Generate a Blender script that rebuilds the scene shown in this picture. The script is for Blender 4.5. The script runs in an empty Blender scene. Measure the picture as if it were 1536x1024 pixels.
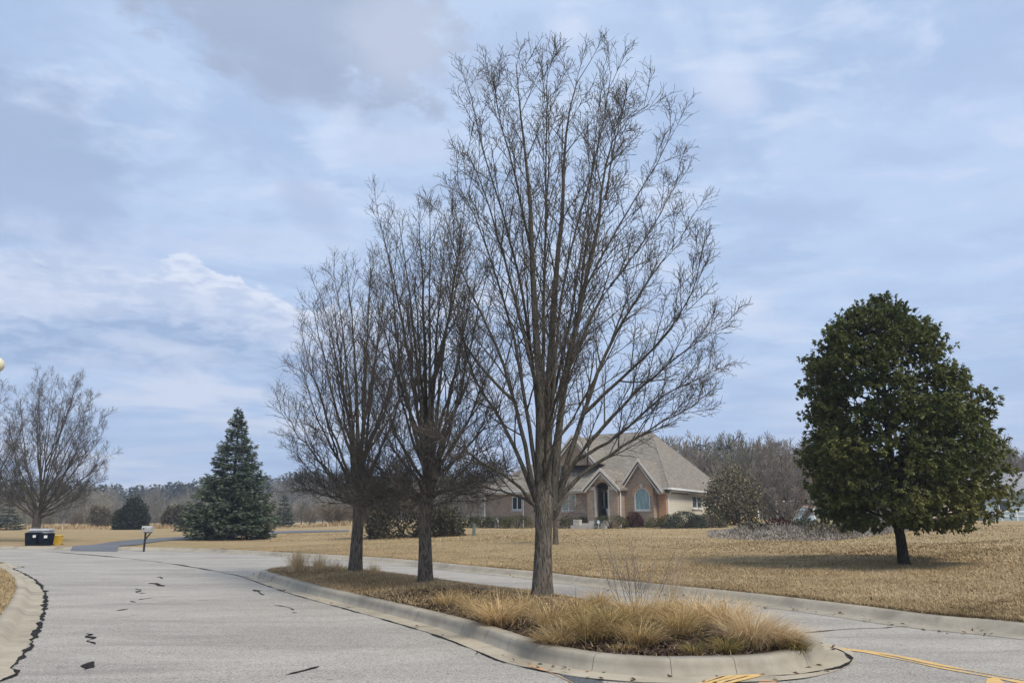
import bpy, bmesh, math, random
import numpy as np
from mathutils import Vector, Matrix

random.seed(7)
rng = np.random.default_rng(7)
SC = bpy.context.scene
COL = SC.collection
TAU = 2 * math.pi

# ------------------------------------------------------------------ camera model
F, HZ, CAMH = 1150.0, 778.0, 1.65
PIT = math.atan((HZ - 512) / F)
CP, SP = math.cos(PIT), math.sin(PIT)

def ray(px, py):
    a = (px - 768) / F
    b = (512 - py) / F
    return np.array([a, CP - b * SP, SP + b * CP])

def G(px, py, z=0.0):
    r = ray(px, py)
    t = (z - CAMH) / r[2]
    return (r[0] * t, r[1] * t)

def P(px, py, d):
    r = ray(px, py)
    t = d / r[1]
    return np.array([r[0] * t, d, CAMH + r[2] * t])

cam = bpy.data.cameras.new('camera')
camo = bpy.data.objects.new('camera', cam)
COL.objects.link(camo)
camo.location = (0, 0, CAMH)
camo.rotation_euler = (math.pi / 2 + PIT, 0, 0)
cam.sensor_width = 36
cam.lens = F * 36 / 1536
cam.clip_end = 6000
SC.camera = camo

SC.view_settings.view_transform = 'Standard'
SC.view_settings.look = 'None'
SC.view_settings.exposure = 0.53
SC.view_settings.gamma = 1
SC.render.engine = 'CYCLES'
SC.cycles.use_denoising = True
SC.cycles.denoiser = 'OPENIMAGEDENOISE'
SC.cycles.denoising_input_passes = 'RGB_ALBEDO_NORMAL'
SC.cycles.max_bounces = 6
SC.cycles.transparent_max_bounces = 8

# ------------------------------------------------------------------ node helpers
class NT:
    def __init__(self, tree):
        self.t = tree
        self.n = tree.nodes
        self.l = tree.links
    def new(self, typ, **kw):
        nd = self.n.new(typ)
        for k, v in kw.items():
            setattr(nd, k, v)
        return nd
    def put(self, sock, v):
        if hasattr(v, 'links') or isinstance(v, bpy.types.NodeSocket):
            self.l.new(v, sock)
        else:
            if isinstance(v, (tuple, list)) and len(v) == 3 and sock.type == 'RGBA':
                v = (*v, 1)
            sock.default_value = v
    def math(self, op, a, b=None, c=None, clamp=False):
        nd = self.new('ShaderNodeMath', operation=op, use_clamp=clamp)
        self.put(nd.inputs[0], a)
        if b is not None: self.put(nd.inputs[1], b)
        if c is not None: self.put(nd.inputs[2], c)
        return nd.outputs[0]
    def mix(self, f, a, b, blend='MIX'):
        nd = self.new('ShaderNodeMix', data_type='RGBA', blend_type=blend)
        self.put(nd.inputs[0], f)
        self.put(nd.inputs[6], a)
        self.put(nd.inputs[7], b)
        return nd.outputs[2]
    def noise(self, vec, scale, detail=4, rough=.55, dist=0.0):
        nd = self.new('ShaderNodeTexNoise')
        self.put(nd.inputs['Vector'], vec)
        nd.inputs['Scale'].default_value = scale
        nd.inputs['Detail'].default_value = detail
        nd.inputs['Roughness'].default_value = rough
        nd.inputs['Distortion'].default_value = dist
        return nd.outputs['Fac']
    def vor(self, vec, scale, feature='F1', out='Distance'):
        nd = self.new('ShaderNodeTexVoronoi', feature=feature)
        self.put(nd.inputs['Vector'], vec)
        nd.inputs['Scale'].default_value = scale
        return nd.outputs[out]
    def range(self, v, a, b, c=0.0, d=1.0, smooth=True):
        nd = self.new('ShaderNodeMapRange', interpolation_type='SMOOTHSTEP' if smooth else 'LINEAR')
        self.put(nd.inputs[0], v)
        for i, q in enumerate((a, b, c, d)):
            nd.inputs[i + 1].default_value = q
        return nd.outputs[0]
    def mapping(self, vec, scale=(1, 1, 1), rot=(0, 0, 0)):
        nd = self.new('ShaderNodeMapping')
        self.put(nd.inputs[0], vec)
        nd.inputs['Scale'].default_value = scale
        nd.inputs['Rotation'].default_value = rot
        return nd.outputs[0]

def new_mat(name):
    m = bpy.data.materials.new(name)
    m.use_nodes = True
    nt = NT(m.node_tree)
    b = m.node_tree.nodes['Principled BSDF']
    b.inputs['Roughness'].default_value = .85
    b.inputs['Specular IOR Level'].default_value = .25
    return m, nt, b

def bump(nt, b, h, strength=.5, dist=.02):
    nd = nt.new('ShaderNodeBump')
    nd.inputs['Strength'].default_value = strength
    nd.inputs['Distance'].default_value = dist
    nt.put(nd.inputs['Height'], h)
    nt.l.new(nd.outputs[0], b.inputs['Normal'])

def mat(name, ca, cb, scale=6, detail=5, rough=.85, bs=.3, bd=.01, st=(1, 1, 1), spec=.25, lo=.35, hi=.65, var=0.0):
    """two-tone noise material in object coordinates, optional value wander per object"""
    m, nt, b = new_mat(name)
    co = nt.new('ShaderNodeTexCoord').outputs['Object']
    v = nt.mapping(co, st)
    n = nt.noise(v, scale, detail)
    c = nt.mix(nt.range(n, lo, hi), ca, cb)
    if var:
        r = nt.new('ShaderNodeObjectInfo').outputs['Random']
        c = nt.mix(1.0, c, nt.mix(r, (1 - var,) * 3, (1 + var,) * 3), 'MULTIPLY')
    nt.put(b.inputs['Base Color'], c)
    b.inputs['Roughness'].default_value = rough
    b.inputs['Specular IOR Level'].default_value = spec
    if bs: bump(nt, b, n, bs, bd)
    return m

def tint_mat(name, stops, rough=.7, spec=.2, trans=0.0, var=0.0):
    """colour picked per blade / leaf / twig by the 'tint' attribute"""
    m, nt, b = new_mat(name)
    a = nt.new('ShaderNodeAttribute', attribute_name='tint').outputs['Fac']
    r = nt.new('ShaderNodeValToRGB')
    r.color_ramp.elements[0].position = stops[0][0]
    r.color_ramp.elements[0].color = (*stops[0][1], 1)
    r.color_ramp.elements[1].position = stops[-1][0]
    r.color_ramp.elements[1].color = (*stops[-1][1], 1)
    for p, c in stops[1:-1]:
        e = r.color_ramp.elements.new(p)
        e.color = (*c, 1)
    nt.l.new(a, r.inputs[0])
    c = r.outputs[0]
    if var:
        rr = nt.new('ShaderNodeObjectInfo').outputs['Random']
        c = nt.mix(1.0, c, nt.mix(rr, (1 - var,) * 3, (1 + var,) * 3), 'MULTIPLY')
    nt.put(b.inputs['Base Color'], c)
    b.inputs['Roughness'].default_value = rough
    b.inputs['Specular IOR Level'].default_value = spec
    if trans:
        tr = nt.new('ShaderNodeBsdfTranslucent')
        nt.put(tr.inputs['Color'], c)
        mx = nt.new('ShaderNodeMixShader')
        mx.inputs[0].default_value = trans
        nt.l.new(b.outputs[0], mx.inputs[1])
        nt.l.new(tr.outputs[0], mx.inputs[2])
        nt.l.new(mx.outputs[0], nt.n['Material Output'].inputs[0])
    return m

# ------------------------------------------------------------------ mesh helpers
def raw_mesh(name, V, FQ, m, parent=None, tint=None, smooth=False, loc=None):
    """V (n,3), FQ (f,k) array or list of faces"""
    me = bpy.data.meshes.new(name)
    V = np.asarray(V, dtype=np.float32)
    if isinstance(FQ, np.ndarray):
        k = FQ.shape[1]
        me.vertices.add(len(V))
        me.vertices.foreach_set('co', V.ravel())
        me.loops.add(FQ.size)
        me.loops.foreach_set('vertex_index', FQ.astype(np.int32).ravel())
        me.polygons.add(len(FQ))
        me.polygons.foreach_set('loop_start', (np.arange(len(FQ)) * k).astype(np.int32))
        me.polygons.foreach_set('loop_total', np.full(len(FQ), k, dtype=np.int32))
        me.update(calc_edges=True)
    else:
        me.from_pydata(V.tolist(), [], FQ)
        me.update()
    if tint is not None:
        at = me.attributes.new('tint', 'FLOAT', 'POINT')
        at.data.foreach_set('value', np.asarray(tint, dtype=np.float32))
    if smooth:
        me.polygons.foreach_set('use_smooth', np.ones(len(me.polygons), dtype=bool))
    if m is not None:
        me.materials.append(m)
    o = bpy.data.objects.new(name, me)
    COL.objects.link(o)
    if parent is not None:
        o.parent = parent
    if loc is not None:
        o.location = loc
    return o

def tag(o, label=None, cat=None, group=None, kind=None):
    if label: o['label'] = label
    if cat: o['category'] = cat
    if group: o['group'] = group
    if kind: o['kind'] = kind
    return o

def empty(name, loc, rz=0.0, label=None, cat=None, group=None):
    o = bpy.data.objects.new(name, None)
    o.empty_display_size = .3
    COL.objects.link(o)
    o.location = loc
    o.rotation_euler = (0, 0, rz)
    return tag(o, label, cat, group)

def copy_thing(src, loc, rz=0.0, sc=1.0, label=None, group=None):
    r = src.copy()
    COL.objects.link(r)
    r.location = loc
    r.rotation_euler = (0, 0, rz)
    r.scale = (sc, sc, sc) if not isinstance(sc, tuple) else sc
    if label: r['label'] = label
    if group: r['group'] = group
    for ch in list(src.children):
        c = ch.copy()
        COL.objects.link(c)
        c.parent = r
        for g in list(ch.children):
            d = g.copy()
            COL.objects.link(d)
            d.parent = c
    return r

class MB:
    """collects simple solids; build() links them as ONE mesh"""
    def __init__(self):
        self.v, self.f = [], []
    def add(self, vs, fs):
        k = len(self.v)
        self.v += [tuple(map(float, q)) for q in vs]
        self.f += [tuple(i + k for i in q) for q in fs]
    def box(self, x0, x1, y0, y1, z0, z1):
        vs = [(x, y, z) for z in (z0, z1) for y in (y0, y1) for x in (x0, x1)]
        self.add(vs, [(0, 2, 3, 1), (4, 5, 7, 6), (0, 1, 5, 4), (2, 6, 7, 3), (0, 4, 6, 2), (1, 3, 7, 5)])
        return self
    def prism(self, poly, axis, a, b):
        """poly 2D; axis 'y' -> poly in xz, 'x' -> poly in yz, 'z' -> poly in xy"""
        n = len(poly)
        def pt(p, w):
            return {'y': (p[0], w, p[1]), 'x': (w, p[0], p[1]), 'z': (p[0], p[1], w)}[axis]
        vs = [pt(p, a) for p in poly] + [pt(p, b) for p in poly]
        fs = [tuple(range(n)), tuple(range(2 * n - 1, n - 1, -1))]
        fs += [(i, i + n, (i + 1) % n + n, (i + 1) % n) for i in range(n)]
        self.add(vs, fs)
        return self
    def tube(self, pts, rad, k=8, cap=True):
        pts = [Vector(p) for p in pts]
        if not hasattr(rad, '__len__'): rad = [rad] * len(pts)
        rings = []
        for i, p in enumerate(pts):
            t = (pts[min(i + 1, len(pts) - 1)] - pts[max(i - 1, 0)]).normalized()
            ref = Vector((1, 0, 0)) if abs(t.z) > .8 else Vector((0, 0, 1))
            u = t.cross(ref).normalized()
            w = t.cross(u)
            rings.append([p + (u * math.cos(TAU * j / k) + w * math.sin(TAU * j / k)) * float(rad[i]) for j in range(k)])
        vs = [q for r in rings for q in r]
        fs = []
        for i in range(len(pts) - 1):
            for j in range(k):
                fs.append((i * k + j, i * k + (j + 1) % k, (i + 1) * k + (j + 1) % k, (i + 1) * k + j))
        if cap:
            fs.append(tuple(range(k)))
            fs.append(tuple(range(len(pts) * k - 1, (len(pts) - 1) * k - 1, -1)))
        self.add(vs, fs)
        return self
    def lathe(self, prof, k=16, c=(0, 0, 0)):
        vs = [(c[0] + r * math.cos(TAU * j / k), c[1] + r * math.sin(TAU * j / k), c[2] + z) for r, z in prof for j in range(k)]
        fs = []
        for i in range(len(prof) - 1):
            for j in range(k):
                fs.append((i * k + j, i * k + (j + 1) % k, (i + 1) * k + (j + 1) % k, (i + 1) * k + j))
        fs.append(tuple(range(k)))
        fs.append(tuple(range(len(prof) * k - 1, (len(prof) - 1) * k - 1, -1)))
        self.add(vs, fs)
        return self
    def build(self, name, m, parent=None, bev=0.0, smooth=False, loc=None):
        o = raw_mesh(name, self.v, self.f, m, parent, loc=loc, smooth=smooth)
        bm = bmesh.new()
        bm.from_mesh(o.data)
        bmesh.ops.recalc_face_normals(bm, faces=bm.faces)
        bm.to_mesh(o.data)
        bm.free()
        if bev:
            md = o.modifiers.new('bevel', 'BEVEL')
            md.width = bev
            md.segments = 2
            md.limit_method = 'ANGLE'
        return o

def catmull(pts, n_per=6):
    pts = np.array(pts, float)
    out = []
    for i in range(len(pts) - 1):
        p0 = pts[max(i - 1, 0)]; p1 = pts[i]; p2 = pts[i + 1]; p3 = pts[min(i + 2, len(pts) - 1)]
        for k in range(n_per):
            t = k / n_per
            out.append(.5 * ((2 * p1) + (-p0 + p2) * t + (2 * p0 - 5 * p1 + 4 * p2 - p3) * t * t + (-p0 + 3 * p1 - 3 * p2 + p3) * t ** 3))
    out.append(pts[-1])
    return np.array(out)

def resample(pts, n):
    pts = np.asarray(pts, float)
    d = np.r_[0, np.cumsum(np.linalg.norm(np.diff(pts, axis=0), axis=1))]
    s = np.linspace(0, d[-1], n)
    return np.stack([np.interp(s, d, pts[:, k]) for k in range(pts.shape[1])], 1)

def normals2d(pts):
    t = np.gradient(pts, axis=0)
    t /= np.linalg.norm(t, axis=1)[:, None] + 1e-9
    return np.stack([-t[:, 1], t[:, 0]], 1)

# ------------------------------------------------------------------ vectorised tubes
def tubes(pts, rad, k):
    """pts (B,N,3), rad (B,N) -> verts, quads"""
    B, N, _ = pts.shape
    t = np.gradient(pts, axis=1)
    t /= np.linalg.norm(t, axis=2, keepdims=True) + 1e-9
    ref = np.where(np.abs(t[..., 2:3]) > .8, np.array([1., 0, 0]), np.array([0, 0, 1.]))
    u = np.cross(t, ref)
    u /= np.linalg.norm(u, axis=2, keepdims=True) + 1e-9
    w = np.cross(t, u)
    a = np.arange(k) * TAU / k
    V = pts[:, :, None, :] + rad[:, :, None, None] * (u[:, :, None, :] * np.cos(a)[None, None, :, None] + w[:, :, None, :] * np.sin(a)[None, None, :, None])
    idx = np.arange(B * N * k).reshape(B, N, k)
    q = np.stack([idx[:, :-1, :], np.roll(idx, -1, 2)[:, :-1, :], np.roll(idx, -1, 2)[:, 1:, :], idx[:, 1:, :]], -1)
    return V.reshape(-1, 3), q.reshape(-1, 4)

def leaf_quads(pos, nrm, ln, wd, rg, flat=3.0):
    """kite leaves hanging along direction nrm"""
    B = len(pos)
    nrm = nrm / (np.linalg.norm(nrm, axis=1, keepdims=True) + 1e-9)
    ref = rg.normal(0, flat, (B, 3)) + np.array([0, 0, 1.0])
    s = np.cross(nrm, ref); s /= np.linalg.norm(s, axis=1, keepdims=True) + 1e-9
    up = np.cross(s, nrm)
    L = ln[:, None]; W = wd[:, None]
    V = np.stack([pos, pos + nrm * L * .5 + s * W * .5 + up * W * .12, pos + nrm * L, pos + nrm * L * .5 - s * W * .5 + up * W * .12], 1)
    Q = np.arange(B * 4).reshape(B, 4)
    return V.reshape(-1, 3), Q

class Bulk:
    def __init__(self):
        self.V, self.Q, self.T, self.n = [], [], [], 0
    def add(self, V, Q, tint=None):
        self.V.append(V); self.Q.append(Q + self.n); self.n += len(V)
        self.T.append(np.zeros(len(V)) if tint is None else tint)
    def build(self, name, m, parent=None, smooth=False, loc=None):
        if loc is not None:
            self.V = [v - np.array(loc) for v in self.V]
        return raw_mesh(name, np.concatenate(self.V), np.concatenate(self.Q), m, parent, np.concatenate(self.T), smooth, loc)

def grow(start, dirs, length, N, rg, wander=.15, trop=.12):
    """paths (B,N,3)"""
    B = len(start)
    p = np.zeros((B, N, 3)); p[:, 0] = start
    d = dirs.copy()
    st = (length / (N - 1))[:, None]
    for i in range(1, N):
        d = d + rg.normal(0, wander, (B, 3)) + np.array([0, 0, trop])
        d /= np.linalg.norm(d, axis=1, keepdims=True)
        p[:, i] = p[:, i - 1] + d * st
    return p

def spawn(paths, rads, m, s0, s1, ang, rg, up=.0, pw=1.0):
    """m children per path; returns start, dir, s, parent radius"""
    B, N, _ = paths.shape
    s = np.clip((np.arange(m)[None, :] + rg.uniform(.1, .9, (B, m))) / m, 0, .999) ** pw * (s1 - s0) + s0
    s = np.clip(s, 0, .995)
    f = s * (N - 1); i = f.astype(int); fr = (f - i)[..., None]
    bi = np.arange(B)[:, None]
    pos = paths[bi, i] * (1 - fr) + paths[bi, np.minimum(i + 1, N - 1)] * fr
    tan = paths[bi, np.minimum(i + 1, N - 1)] - paths[bi, i]
    tan /= np.linalg.norm(tan, axis=2, keepdims=True) + 1e-9
    r = rads[bi, i] * (1 - fr[..., 0]) + rads[bi, np.minimum(i + 1, N - 1)] * fr[..., 0]
    az = np.arange(m)[None, :] * 2.4 + rg.uniform(0, TAU, (B, 1)) + rg.normal(0, .4, (B, m))
    ref = np.where(np.abs(tan[..., 2:3]) > .9, np.array([1., 0, 0]), np.array([0, 0, 1.]))
    u = np.cross(tan, ref); u /= np.linalg.norm(u, axis=2, keepdims=True) + 1e-9
    w = np.cross(tan, u)
    per = u * np.cos(az)[..., None] + w * np.sin(az)[..., None]
    a = rg.normal(ang, .18, (B, m))[..., None]
    d = tan * np.cos(a) + per * np.sin(a) + np.array([0, 0, up])
    d /= np.linalg.norm(d, axis=2, keepdims=True)
    return pos.reshape(-1, 3), d.reshape(-1, 3), s.reshape(-1), r.reshape(-1)

def taper(r0, r1, N, power=1.0):
    t = np.linspace(0, 1, N)[None, :] ** power
    return r0[:, None] * (1 - t) + r1 * t

# ------------------------------------------------------------------ terrain
far_px = [(1536, 953), (1384, 938), (1265, 921), (1110, 901), (1000, 889), (870, 875), (800, 866), (700, 856), (560, 842), (430, 834), (300, 827), (215, 825), (110, 824), (0, 823)]
FAR = catmull([(36, -30), (20, -8), (12.0, 4.2), (9.0, 9.2)] + [G(*p) for p in far_px] + [(-42, 47.5), (-75, 52), (-140, 58), (-300, 64)], 6)
FARN = -normals2d(FAR)      # towards the lawn (right of travel)

def poly_dist(x, y, line):
    x = np.atleast_1d(np.asarray(x, float)); y = np.atleast_1d(np.asarray(y, float))
    best = np.full(x.shape, 1e9)
    for a, b in zip(line[:-1], line[1:]):
        ab = b - a
        t = np.clip(((x - a[0]) * ab[0] + (y - a[1]) * ab[1]) / (ab @ ab + 1e-9), 0, 1)
        best = np.minimum(best, np.hypot(x - a[0] - ab[0] * t, y - a[1] - ab[1] * t))
    return best

def sstep(a, b, v):
    t = np.clip((v - a) / (b - a), 0, 1)
    return t * t * (3 - 2 * t)

KH, KW = .15, .32      # kerb height, lawn starts this far behind the gutter line
def H(x, y):
    s = np.maximum(poly_dist(x, y, FAR) - KW, 0)
    a = np.asarray(x, float) / np.maximum(np.asarray(y, float), 6.0)
    w = sstep(-.34, -.06, a)
    rise = 1.38 * np.tanh(s / 42) * w + .45 * np.tanh(s / 70) * (1 - w)
    und = .05 * np.sin(np.asarray(x) * .21 + 1.3) * np.sin(np.asarray(y) * .17) * np.clip(s / 12, 0, 1)
    return KH + rise + und

def hs(x, y):
    return float(H(x, y)[0])

def GT(px, py):
    r = ray(px, py)
    t = 8.0
    for i in range(4000):
        p = r * t
        if CAMH + p[2] <= hs(p[0], p[1]): break
        t *= 1.006
    return (p[0], p[1], hs(p[0], p[1]))

# ------------------------------------------------------------------ materials
def lawn_material():
    m, nt, b = new_mat('dormant_turf')
    co = nt.new('ShaderNodeTexCoord').outputs['Object']
    big = nt.noise(co, .09, 4, .6)
    mid = nt.noise(nt.mapping(co, (.45, 1.5, 1)), .8, 5, .65, .6)
    fin = nt.noise(nt.mapping(co, (1, 2.2, 1)), 5, 6, .7)
    vf = nt.noise(co, 45, 3, .7)
    c = nt.mix(nt.range(mid, .33, .67), (.29, .208, .108), (.425, .315, .172))
    c = nt.mix(nt.range(big, .42, .62, 0, .7), c, (.30, .235, .11))
    big2 = nt.noise(nt.mapping(co, (.5, 1.6, 1), (0, 0, .2)), .28, 5, .62, .8)
    c = nt.mix(nt.range(big2, .5, .68, 0, .6), c, (.25, .175, .085))
    c = nt.mix(nt.range(big2, .44, .30, 0, .5), c, (.47, .36, .19))
    c = nt.mix(nt.range(fin, .45, .75, 0, .6), c, (.54, .42, .255))
    c = nt.mix(nt.range(vf, .52, .8, 0, .5), c, (.25, .172, .085))
    nt.put(b.inputs['Base Color'], c)
    b.inputs['Roughness'].default_value = .95
    b.inputs['Specular IOR Level'].default_value = .1
    h = nt.math('ADD', nt.math('MULTIPLY', fin, .7), vf)
    bump(nt, b, h, .9, .05)
    return m

def road_material(name, tint=(1, 1, 1), dark=1.0):
    m, nt, b = new_mat(name)
    co = nt.new('ShaderNodeTexCoord').outputs['Object']
    v = nt.new('ShaderNodeTexVoronoi', feature='F1')
    nt.put(v.inputs['Vector'], co); v.inputs['Scale'].default_value = 70
    cell = nt.new('ShaderNodeSeparateColor'); nt.l.new(v.outputs['Color'], cell.inputs[0])
    fine = nt.noise(co, 30, 6, .75)
    big = nt.noise(nt.mapping(co, (.6, 1.6, 1), (0, 0, .5)), .35, 5, .6, .8)
    mid = nt.noise(co, 2.2, 6, .7)
    A = tuple(.285 * dark * k for k in tint); B = tuple(.39 * dark * k for k in tint); D = tuple(.17 * dark * k for k in tint)
    c = nt.mix(nt.range(big, .35, .65), A, B)
    c = nt.mix(nt.range(mid, .5, .8, 0, .35), c, D)
    c = nt.mix(nt.range(cell.outputs[0], .62, .9, 0, .6), c, tuple(.50 * dark * k for k in tint))
    c = nt.mix(nt.range(cell.outputs[1], .75, .95, 0, .75), c, tuple(.12 * dark * k for k in (tint[0], tint[1] * .96, tint[2] * .9)))
    c = nt.mix(nt.range(fine, .55, .8, 0, .5), c, D)
    wear = nt.noise(nt.mapping(co, (.22, 1.2, 1), (0, 0, -.75)), 1.1, 5, .6, .5)
    c = nt.mix(nt.range(wear, .52, .72, 0, .38), c, D)
    st = nt.noise(co, .9, 3, .5, 1.0)
    c = nt.mix(nt.range(st, .66, .78, 0, .45), c, tuple(k * .75 for k in D))
    nt.put(b.inputs['Base Color'], c)
    b.inputs['Roughness'].default_value = .9
    bump(nt, b, nt.math('ADD', fine, v.outputs['Distance']), .5, .006)
    return m

def concrete_material(name, a, c2, dirt=(.2, .19, .17)):
    m, nt, b = new_mat(name)
    co = nt.new('ShaderNodeTexCoord').outputs['Object']
    n = nt.noise(co, 3, 8, .7)
    f = nt.noise(co, 60, 4, .7)
    g = nt.noise(co, .8, 4, .6, .6)
    c = nt.mix(nt.range(n, .3, .7), a, c2)
    c = nt.mix(nt.range(g, .46, .70, 0, .75), c, dirt)
    sp = nt.noise(nt.mapping(co, (1, 1, .12)), 7, 5, .7, .4)
    c = nt.mix(nt.range(sp, .55, .78, 0, .6), c, tuple(k * .8 for k in dirt))
    ln = nt.noise(co, .33, 3, .5)
    c = nt.mix(nt.range(ln, .5, .64, 0, .35), c, tuple(k * 1.5 for k in a))
    c = nt.mix(nt.range(f, .55, .8, 0, .4), c, dirt)
    nt.put(b.inputs['Base Color'], c)
    bump(nt, b, f, .35, .004)
    return m

def bark_material(name, ca, cb, cc, sc=1.0):
    m, nt, b = new_mat(name)
    co = nt.new('ShaderNodeTexCoord').outputs['Object']
    w = nt.mapping(co, (9 * sc, 9 * sc, 1.3 * sc))
    n1 = nt.noise(w, 3.0, 7, .7, 1.2)
    n2 = nt.noise(co, 2.1, 4, .6)
    c = nt.mix(nt.range(n1, .38, .62), ca, cb)
    c = nt.mix(nt.range(n2, .5, .7, 0, .55), c, cc)
    nt.put(b.inputs['Base Color'], c)
    b.inputs['Roughness'].default_value = .95
    b.inputs['Specular IOR Level'].default_value = .1
    bump(nt, b, n1, 1.0, .03)
    return m

M = {}
M['lawn'] = lawn_material()
M['road'] = road_material('worn_pale_asphalt', (1.0, .925, .81))
M['drive'] = road_material('grey_asphalt', (.92, .97, 1.06), .42)
M['patch'] = road_material('dark_asphalt', (.95, 1.0, 1.05), .30)
M['kerb'] = concrete_material('kerb_concrete', (.285, .252, .195), (.365, .327, .258), (.18, .16, .127))
M['gutter'] = concrete_material('gutter_concrete', (.335, .29, .215), (.42, .368, .28), (.22, .195, .15))
M['tar'] = mat('crack_tar', (.016, .0155, .015), (.036, .035, .034), 8, rough=.9, spec=.05)
M['yellow'] = mat('worn_yellow_paint', (.60, .375, .12), (.58, .44, .24), 14, 8, .8, lo=.4, hi=.7)
M['orange'] = mat('worn_orange_paint', (.55, .27, .10), (.42, .33, .24), 10, 8, .8)
M['soil'] = mat('bark_mulch', (.035, .022, .015), (.10, .062, .042), 30, 8, .95, .9, .03)
def bed_material():
    m, nt, b = new_mat('bed_soil')
    co = nt.new('ShaderNodeTexCoord').outputs['Object']
    sp = nt.new('ShaderNodeSeparateXYZ'); nt.l.new(co, sp.inputs[0])
    n = nt.noise(co, 30, 8, .7); n1 = nt.noise(co, 1.2, 4, .6)
    c1 = nt.mix(nt.range(n, .35, .65), (.04, .026, .018), (.115, .073, .05))
    c2 = nt.mix(nt.range(n, .35, .65), (.13, .088, .05), (.26, .185, .10))
    yy = nt.math('ADD', sp.outputs[1], nt.math('MULTIPLY', n1, 3.0))
    nt.put(b.inputs['Base Color'], nt.mix(nt.range(yy, 14.8, 16.6), c1, c2))
    bump(nt, b, n, .9, .03)
    return m
M['bed'] = bed_material()
M['earth'] = mat('bare_earth', (.2, .15, .09), (.28, .21, .12), .1, 5, .95, 0)
M['bark'] = bark_material('furrowed_bark', (.045, .038, .031), (.20, .172, .14), (.12, .108, .068))
M['bark2'] = bark_material('dark_bark', (.02, .018, .016), (.075, .064, .055), (.05, .045, .035))
M['limb'] = bark_material('limb_bark', (.042, .037, .030), (.17, .15, .122), (.10, .09, .056), 1.6)
M['twig'] = tint_mat('twigs', [(0, (.055, .049, .041)), (.5, (.098, .087, .072)), (1, (.165, .147, .122))], .9, .1)
M['farTwig'] = tint_mat('grey_twigs', [(0, (.125, .112, .080)), (.5, (.20, .180, .130)), (1, (.285, .255, .185))], .95, .05, var=.3)
M['redTwig'] = tint_mat('russet_twigs', [(0, (.115, .09, .06)), (1, (.22, .172, .115))], .95, .05, var=.2)
M['silver'] = tint_mat('silver_twigs', [(0, (.17, .145, .122)), (1, (.34, .295, .25))], .95, .05)
M['leaf'] = tint_mat('broad_leaves', [(0, (.048, .072, .026)), (.45, (.13, .150, .050)), (.8, (.205, .205, .07)), (1, (.25, .225, .085))], .6, .15, .25)
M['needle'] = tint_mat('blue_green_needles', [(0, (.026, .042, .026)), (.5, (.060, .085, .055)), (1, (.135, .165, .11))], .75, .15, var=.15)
M['needle2'] = tint_mat('dark_needles', [(0, (.020, .029, .017)), (.5, (.040, .052, .031)), (1, (.08, .095, .058))], .75, .15, var=.25)
M['oakLeaf'] = tint_mat('olive_brown_leaves', [(0, (.06, .054, .032)), (.5, (.14, .122, .074)), (1, (.28, .23, .15))], .8, .1)
M['hedge'] = tint_mat('hedge_leaves', [(0, (.028, .036, .013)), (.6, (.075, .082, .03)), (1, (.15, .14, .06))], .7, .2)
M['juniper'] = tint_mat('juniper_leaves', [(0, (.032, .040, .026)), (.6, (.080, .092, .062)), (1, (.16, .165, .115))], .7, .2)
M['olive'] = tint_mat('winter_juniper', [(0, (.040, .038, .022)), (.6, (.095, .085, .05)), (1, (.17, .14, .09))], .7, .2)
M['burgundy'] = tint_mat('burgundy_leaves', [(0, (.022, .006, .007)), (1, (.085, .022, .022))], .7, .2)
M['heath'] = tint_mat('dried_heather', [(0, (.19, .165, .135)), (.5, (.33, .29, .24)), (1, (.50, .45, .38))], .9, .1)
M['straw'] = tint_mat('straw_blades', [(0, (.16, .14, .045)), (.22, (.31, .228, .085)), (.5, (.51, .355, .165)), (.8, (.65, .475, .26)), (1, (.76, .62, .41))], .75, .15, .25, var=.12)
M['wisp'] = tint_mat('pale_stems', [(0, (.24, .17, .10)), (1, (.50, .40, .27))], .8, .1)
M['turfblade'] = tint_mat('turf_blades', [(0, (.165, .122, .060)), (.35, (.305, .222, .118)), (.7, (.445, .333, .186)), (1, (.59, .46, .285))], .85, .1)
M['brownblade'] = tint_mat('brown_blades', [(0, (.19, .135, .072)), (.5, (.40, .285, .15)), (1, (.58, .445, .26))], .85, .1)
M['chip'] = tint_mat('mulch_chips', [(0, (.025, .016, .011)), (.7, (.10, .062, .042)), (1, (.32, .25, .19))], .95, .1)

# ------------------------------------------------------------------ ground, road, lawns
def sheet(name, x0, x1, y0, y1, z, m):
    return tag(raw_mesh(name, [(x0, y0, z), (x1, y0, z), (x1, y1, z), (x0, y1, z)], [(0, 1, 2, 3)], m), kind='structure')
sheet('ground', -3000, 3000, -3000, 3000, -.4, M['earth'])
sheet('road', -320, 60, -60, 110, 0.0, M['road'])

tj = np.r_[0, .15, .4, .8, 1.3, np.geomspace(2, 1500, 46)]
inner = FAR + FARN * KW
# fan directions: follow the kerb normal, opened smoothly so that rows never cross
fan = FARN.copy()
V = inner[:, None, :] + fan[:, None, :] * tj[None, :, None]
LX, LY = V[..., 0], V[..., 1]
LZ = H(LX.ravel(), LY.ravel()).reshape(LX.shape)
LZ = np.where(tj[None, :] > 500, LZ - (tj[None, :] - 500) * .004, LZ)
LZ[:, 0] = KH - .01
idx = np.arange(LX.size).reshape(LX.shape)
Q = np.stack([idx[:-1, :-1], idx[:-1, 1:], idx[1:, 1:], idx[1:, :-1]], -1).reshape(-1, 4)
tag(raw_mesh('lawn', np.stack([LX, LY, LZ], -1).reshape(-1, 3), Q[:, ::-1].copy(), M['lawn'], smooth=True), kind='structure')

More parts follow.
